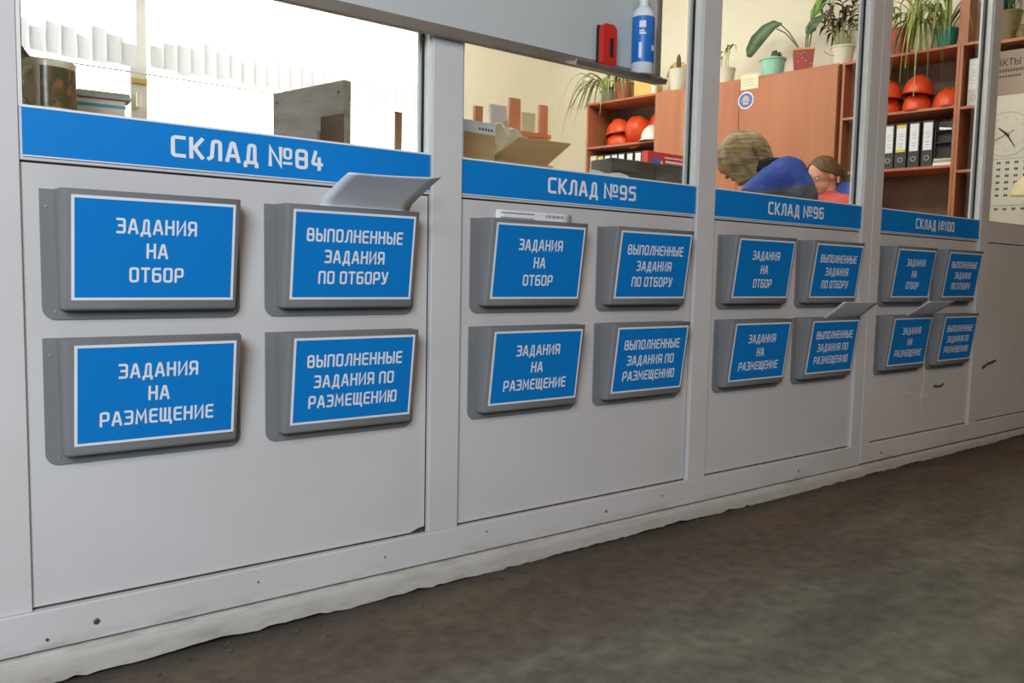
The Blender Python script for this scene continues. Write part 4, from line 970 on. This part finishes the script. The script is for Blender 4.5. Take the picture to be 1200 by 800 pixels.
nm = ['pale grey binder nearest the far side of first bookcase', 'binder with yellow spine label in first bookcase row', 'black binder directly beside the yellow labelled one', 'second black binder after the yellow labelled one', 'third black binder after the yellow labelled one', 'fourth black binder after the yellow labelled one, past a gap', 'fifth black binder after the yellow labelled one', 'last black binder of the row against the door cabinet']
for k, u in enumerate(us):
    src = bG if k == 0 else bY if k == 1 else bA
    o = src if k in (0, 1, 2) else dup(src)
    o.location = cab(.03, u, 1.591); o.rotation_euler = (0, 0, AZ); tag(o, nm[k], 'binder', BG)
bS = binder(.078, 'binder', 'white_print', 'yellow')
for k, u in enumerate((.185, .10, .012, -.078)):
    o = bS if k == 1 else dup(bA)
    o.location = cab(.03, u, 1.591); o.rotation_euler = (0, 0, AZ)
    tag(o, ['black binder half hidden by the third post below the helmets', 'black binder with yellow striped label below the helmets', 'black white-labelled binder right after the yellow striped one', 'black white-labelled binder beside the loose papers'][k], 'binder', BG)
o = binder(.070, 'binder_grey', 'white_print'); o.location = cab(.05, -.345, 1.976); o.rotation_euler = (0, 0, AZ); tag(o, 'white binder standing alone in the narrow bookcase', 'binder', BG)
# loose papers lying beside the binders
for k, (z, m, dz, lab) in enumerate(((1.591, 'paper', .020, 'lowest white paper pile beside the black binders'), (1.6115, 'box_grey', .018, 'grey folder in the pile beside the black binders'), (1.630, 'note', .014, 'top cream folder of the pile beside the black binders'))):
    o = MB().box((0, -.055, 0), (.26, .062, dz)).done('paper_pile', m, loc=cab(.02 + .01 * k, -.184, z), rot=(0, 0, AZ + R(2 * k - 2)), bevel=.002); tag(o, lab, 'papers', 'paper piles on the bookcase shelf')
bt = thing('letter_tray', 'black letter tray with white paper beside the black binders', 'tray', cab(.03, -.184, 1.646), rz=AZ)
mb = MB(); mb.box((0, -.06, 0), (.28, .058, .004)); mb.box((.27, -.06, .004), (.28, .058, .25)); mb.box((0, -.06, .004), (.27, -.056, .25)); mb.box((0, .054, .004), (.27, .058, .25)); mb.box((.0, -.056, .10), (.27, .054, .104)); mb.box((.0, -.056, .18), (.27, .054, .184)); mb.box((.04, -.056, .004), (.045, .054, .25)); mb.done('tray_body', 'binder', bt)
mb = MB(); mb.hexa([(-.01, -.05, .185), (-.01, .03, .190), (.036, .03, .190), (.036, -.05, .185), (-.01, -.05, .195), (-.01, .03, .208), (.036, .03, .208), (.036, -.05, .195)]); mb.done('paper', 'paper', bt)

# beige lamp near the calendar
p = Vector((5.02, .12, 0))
lp = thing('desk_lamp', 'round beige lamp head before the wall calendar', 'lamp', (p.x, p.y, FZ))
MB().lathe([(.0001, .085), (.05, .078), (.095, .045), (.11, 0), (.105, -.012), (.09, -.012), (.085, .01), (.0001, .05)], 32).done('lamp_shade', 'lamp_beige', lp, loc=(-.045, .02, 1.035), smooth=40, rot=(0, R(-12), 0)).scale = (1.3, 1.3, 1.2)
MB().tube([(.06, 0, .77), (.09, .0, .95), (.07, .01, 1.10), (-.03, .02, 1.14)], .009, 10).done('arm', 'alu', lp, smooth=60)
MB().lathe([(.0001, .752), (.08, .752), (.08, .765), (.03, .78), (.0001, .78)], 28, c=(.06, 0, 0)).done('base', 'lamp_beige', lp, smooth=40)
ld = thing('side_desk', 'desk under the lamp at the far end of the office', 'desk', (4.75, .48, FZ))
MB().box((-.75, -.34, .72), (.35, .30, .75)).done('desk_top', 'desk', ld)
for x in (-.72, .32): MB().box((x - .015, -.3, 0), (x + .015, .28, .719)).done('leg_panel', 'desk', ld)

# ================================================================== PEOPLE
def remeshed(mb, name, m, parent, voxel, smooth_it=6, fac=.6):
    me = bpy.data.meshes.new(name + '_src'); bmesh.ops.recalc_face_normals(mb.bm, faces=mb.bm.faces[:]); mb.bm.to_mesh(me); mb.bm.free()
    t = bpy.data.objects.new(name + '_src', me); COL.objects.link(t)
    md = t.modifiers.new('r', 'REMESH'); md.mode = 'VOXEL'; md.voxel_size = voxel
    ms = t.modifiers.new('s', 'SMOOTH'); ms.iterations = smooth_it; ms.factor = fac
    dg = bpy.context.evaluated_depsgraph_get(); out = bpy.data.meshes.new_from_object(t.evaluated_get(dg))
    bpy.data.objects.remove(t)
    out.name = name; out.materials.clear()
    for q in (m if isinstance(m, list) else [m]): out.materials.append(M[q])
    out.polygons.foreach_set('use_smooth', [True] * len(out.polygons))
    o = bpy.data.objects.new(name, out); COL.objects.link(o); o.parent = parent
    return o
def hand(mb, wrist, d, n, s):
    """palm, four fingers and a thumb; d = direction of fingers, n = back of the hand, s = +1 right"""
    d, n = Vector(d).normalized(), Vector(n).normalized(); side = d.cross(n) * s
    w = Vector(wrist)
    for k in range(5): mb.capsule(w + side * (.018 * (k - 2) * .5), w + d * .085 + side * (.018 * (k - 2)), .014, .012, 8)
    for k, l in enumerate((.062, .074, .068, .052)):
        a = w + d * .085 + side * (.021 * (1.5 - k)); b = a + d * l * .55 - n * .008; c = b + d * l * .4 - n * .028
        mb.capsule(a, b, .0088, .008, 8); mb.capsule(b, c, .008, .0065, 8)
    a = w + d * .03 + side * .030; b = a + d * .03 + side * .028 - n * .01; mb.capsule(a, b, .011, .0095, 8); mb.capsule(b, b + d * .028 - n * .012, .0095, .0075, 8)
def person(label, loc, rz, spine, head_c, head_pitch, hair_kind, layers):
    """local frame: +x = facing, +y = left, z up from the office floor"""
    root = thing('person', label, 'person', loc, rz=rz)
    hip, chest, neck = [Vector(p) for p in spine]; hc = Vector(head_c)
    Hm = Matrix.Rotation(head_pitch, 3, 'Y')
    def hp(x, y, z): return hc + Hm @ Vector((x, y, z))
    mb = MB()
    mb.ball(hip, (.13, .165, .13)); mb.capsule(hip, chest, .125, .125); mb.ball(chest, (.115, .165, .14)); mb.capsule(chest, neck, .11, .055)
    mb.capsule(neck, hp(-.012, 0, -.05), .054, .05)
    mb.ball(hp(0, 0, .02), (.096, .076, .098), rot=Hm); mb.ball(hp(.028, 0, -.045), (.062, .055, .065), rot=Hm); mb.ball(hp(.062, 0, -.088), (.022, .026, .02))
    mb.capsule(hp(.088, 0, .008), hp(.108, 0, -.028), .009, .013, 10)
    for s in (-1, 1):
        mb.ball(hp(.0, s * .080, -.008), (.021, .011, .033), 12, 8, rot=Hm); mb.ball(hp(.075, s * .032, .018), (.015, .02, .008), 10, 8)
        sh = chest.lerp(neck, .55) + Vector((0, s * .175, -.01)); el = sh + Vector((.12, s * .05, -.25)); wr = el + Vector((.24, -s * .10, .04))
        mb.capsule(chest.lerp(neck, .6), sh, .075, .058); mb.capsule(sh, el, .055, .042); mb.capsule(el, wr, .042, .028); hand(mb, wr, (.96, -s * .2, -.05), (0, 0, 1), -s)
        kn = hip + Vector((.42, s * .03, -.02)); kn.y = hip.y + s * .10; an = kn + Vector((-.02, 0, -kn.z + .085))
        mb.capsule(hip + Vector((0, s * .09, -.03)), kn, .088, .06); mb.capsule(kn, an, .058, .040); mb.capsule(an + Vector((-.03, 0, -.045)), an + Vector((.15, 0, -.052)), .036, .028)
    body = remeshed(mb, 'body', 'skin', root, .0055, 3, .5)
    # trousers and shoes
    mb = MB()
    mb.ball(hip, (.145, .18, .14))
    for s in (-1, 1):
        kn = hip + Vector((.42, 0, -.02)); kn.y = hip.y + s * .10; an = kn + Vector((-.02, 0, -kn.z + .085))
        mb.capsule(hip + Vector((0, s * .09, -.03)), kn, .098, .072); mb.capsule(kn, an + Vector((0, 0, .02)), .07, .058)
    remeshed(mb, 'trousers', 'trousers', root, .012)
    mb = MB()
    for s in (-1, 1):
        a = hip + Vector((.40, 0, 0)); a.y = hip.y + s * .10; a.z = .04
        mb.capsule(a + Vector((-.04, 0, 0)), a + Vector((.16, 0, -.006)), .046, .036); mb.box(a + Vector((-.09, -.042, -.04)), a + Vector((.2, .042, -.022)))
    remeshed(mb, 'shoes', 'jacket_dark', root, .008)
    for s in (-1, 1):
        MB().ball(hp(.079, s * .031, .004), (.007, .012, .007), 12, 8).done('eye', 'eye_white', root); MB().ball(hp(.0845, s * .031, .004), (.003, .005, .005), 10, 6).done('iris', 'ink_dark', root)
    mb = MB(); mb.ball(hp(.088, 0, -.058), (.006, .022, .007), 14, 8); mb.done('mouth', 'lips', root, smooth=60)
    # upper clothing
    mb = MB()
    mb.capsule(hip + Vector((0, 0, .02)), chest, .150, .152); mb.ball(chest, (.145, .198, .165)); mb.capsule(chest, neck - (neck - chest).normalized() * .035, .14, .088)
    for s in (-1, 1):
        sh = chest.lerp(neck, .55) + Vector((0, s * .175, -.01)); el = sh + Vector((.12, s * .05, -.25)); wr = el + Vector((.24, -s * .10, .04))
        mb.capsule(chest.lerp(neck, .6), sh, .095, .080); mb.capsule(sh, el, .078, .062); mb.capsule(el, el.lerp(wr, .92), .062, .044)
    layers(root, mb, hip, chest, neck)
    hair_kind(root, hc, Hm, hp)
    return root
def hair_shell(root, m, hp, Hm, grow, low, front, fe=1.5, strands=0.004, seed=1):
    """hair as an open cap: follows the skull, cut open round the face"""
    rr = random.Random(seed); mb = MB(); n, rings = 56, 26; ph = [rr.uniform(0, 6.28) for _ in range(6)]
    for (g0, layer) in ((grow, 0),):
        rows = []
        for k in range(rings + 1):
            t = k / rings; row = []
            for i in range(n):
                a = 2 * pi * i / n
                face = ((1 + cos(a)) / 2) ** -fe if fe < 0 else max(0, cos(a)) ** fe                      # towards the face the hair ends higher
                th_end = low + (front - low) * face
                th = t * th_end
                w = strands * (sin(9 * a + ph[0] + 3 * t) + .7 * sin(17 * a + ph[1] - 4 * t) + .5 * sin(29 * a + ph[2])) * min(1, t * 2)
                rad = Vector((.100 + g0, .081 + g0, .103 + g0)) + Vector((w, w, w * .5))
                flare = 1 + .10 * max(0, t - .6)
                if th > pi * .6: rr2 = sin(pi * .6) * (1 - .22 * (th - pi * .6)); zz = cos(pi * .6) - (th - pi * .6) * 1.02
                else: rr2, zz = sin(th), cos(th)
                row.append(hp(-.008 + rad.x * rr2 * cos(a) * flare, rad.y * rr2 * sin(a) * flare, .016 + rad.z * zz))
            rows.append(row)
        mb.grid(rows, closed=True)
    return mb.done('hair', m, root, smooth=80, solid=.012)

# woman in the blue jacket bending over the desk, seen from behind
def hair1(root, hc, Hm, hp): hair_shell(root, 'hair_blond', hp, Hm, .020, 2.72, 1.5, fe=3.4, strands=.0050, seed=4)
def coat1(root, mb, hip, chest, neck):
    back = chest.lerp(neck, .75) + Vector((-.085, 0, .03))
    mb.ball(back + Vector((-.02, 0, .02)), (.11, .16, .10)); mb.ball(back + Vector((-.04, .01, .075)), (.075, .13, .06)); mb.ball(back + Vector((-.085, 0, -.07)), (.09, .17, .12)); mb.capsule(back + Vector((0, -.12, .0)), back + Vector((0, .12, 0)), .095, .095)
    mb.capsule(back + Vector((-.02, -.14, -.03)), back + Vector((.0, .14, -.03)), .06, .06)
    j = remeshed(mb, 'jacket', 'jacket', root, .012, 22, .6)
    dm = j.modifiers.new('folds', 'DISPLACE'); tx = bpy.data.textures.new('folds', 'CLOUDS'); tx.noise_scale = .09; dm.texture = tx; dm.strength = .035; dm.mid_level = .5
    mb = MB(); c = neck + Vector((-.055, 0, .06)); rows = []
    for k in range(5):
        t = k / 4; rows.append([c + Vector(((.085 - .012 * t) * cos(a) - .035 * t * 0, (.10 - .012 * t) * sin(a), .035 * t + .025 * (1 - max(0, cos(a))) * t)) for a in [R(60) + R(240) * i / 24 for i in range(25)]])
    mb.grid(rows); mb.done('collar', 'jacket_dark', root, smooth=60, solid=.012)
    j.data.materials.append(M['jacket_grey'])        # grey lower half of the jacket
    for p in j.data.polygons:
        if p.center.z < .955 + .02 * sin(p.center.y * 18): p.material_index = 1
person('person with short dark blonde hair in blue jacket bent over the desk', (3.455, .66, FZ), R(110),
       ((0, 0, .58), (.06, 0, .86), (.14, 0, .985)), (.225, .0, 1.115), R(30), hair1, coat1)

# woman in red turned sideways
def hair2(root, hc, Hm, hp):
    hair_shell(root, 'hair_brown', hp, Hm, .002, 2.1, .72, fe=-2.2, strands=.002, seed=9)
    mb = MB(); mb.tube([hp(-.10, 0, .02), hp(-.145, 0, .0), hp(-.15, 0, -.08), hp(-.135, 0, -.16)], [.02, .028, .024, .008], 12); mb.done('ponytail', 'hair_brown', root, smooth=60)
def coat2(root, mb, hip, chest, neck):
    remeshed(mb, 'red_top', 'red_cloth', root, .010, 4, .5)
    mb = MB(); mb.ball(neck + Vector((-.115, 0, .015)), (.075, .135, .07)); mb.capsule(neck + Vector((-.11, 0, -.03)), hip + Vector((-.05, 0, .1)), .13, .15)
    for s in (-1, 1): mb.capsule(neck + Vector((-.10, s * .05, -.04)), chest.lerp(neck, .5) + Vector((-.06, s * .17, -.02)), .085, .085)
    remeshed(mb, 'jacket_back', 'jacket', root, .012, 14, .6)
person('person with brown tied hair, red top and blue jacket, looking down sideways', (5.01, 1.36, FZ), R(158),
       ((0, 0, .58), (.04, 0, .92), (.07, 0, 1.085)), (.115, 0, 1.215), R(22), hair2, coat2)

# chairs -------------------------------------------------------------------
def office_chair(label, loc, rz):
    root = thing('office_chair', label, 'chair', loc, rz=rz, group='office chairs of the two people')
    MB().box((-.20, -.22, .40), (.26, .22, .46)).done('seat', 'jacket_dark', root, bevel=.02)
    mb = MB(); mb.box((-.30, -.19, .56), (-.25, .19, .84)); mb.done('backrest', 'jacket_dark', root, bevel=.02)
    MB().tube([(-.1, 0, .40), (-.275, 0, .42), (-.295, 0, .56)], .014, 8).done('back_bar', 'metal_leg', root)
    MB().lathe([(.025, .07), (.025, .39)], 16).done('column', 'metal_leg', root)
    for k in range(5):
        a = 2 * pi * k / 5 + .3; MB().tube([(0, 0, .09), (.27 * cos(a), .27 * sin(a), .06)], [.022, .014], 8).done('leg', 'metal_leg', root)
        MB().ball((.27 * cos(a), .27 * sin(a), .028), (.026, .02, .028), 12, 8).done('caster', 'jacket_dark', root)
    return root
office_chair('office chair under the person in blue jacket', (3.455, .66, FZ), R(110))
ch = office_chair('office chair under the person in red top', (4.98, 1.36, FZ), R(158))
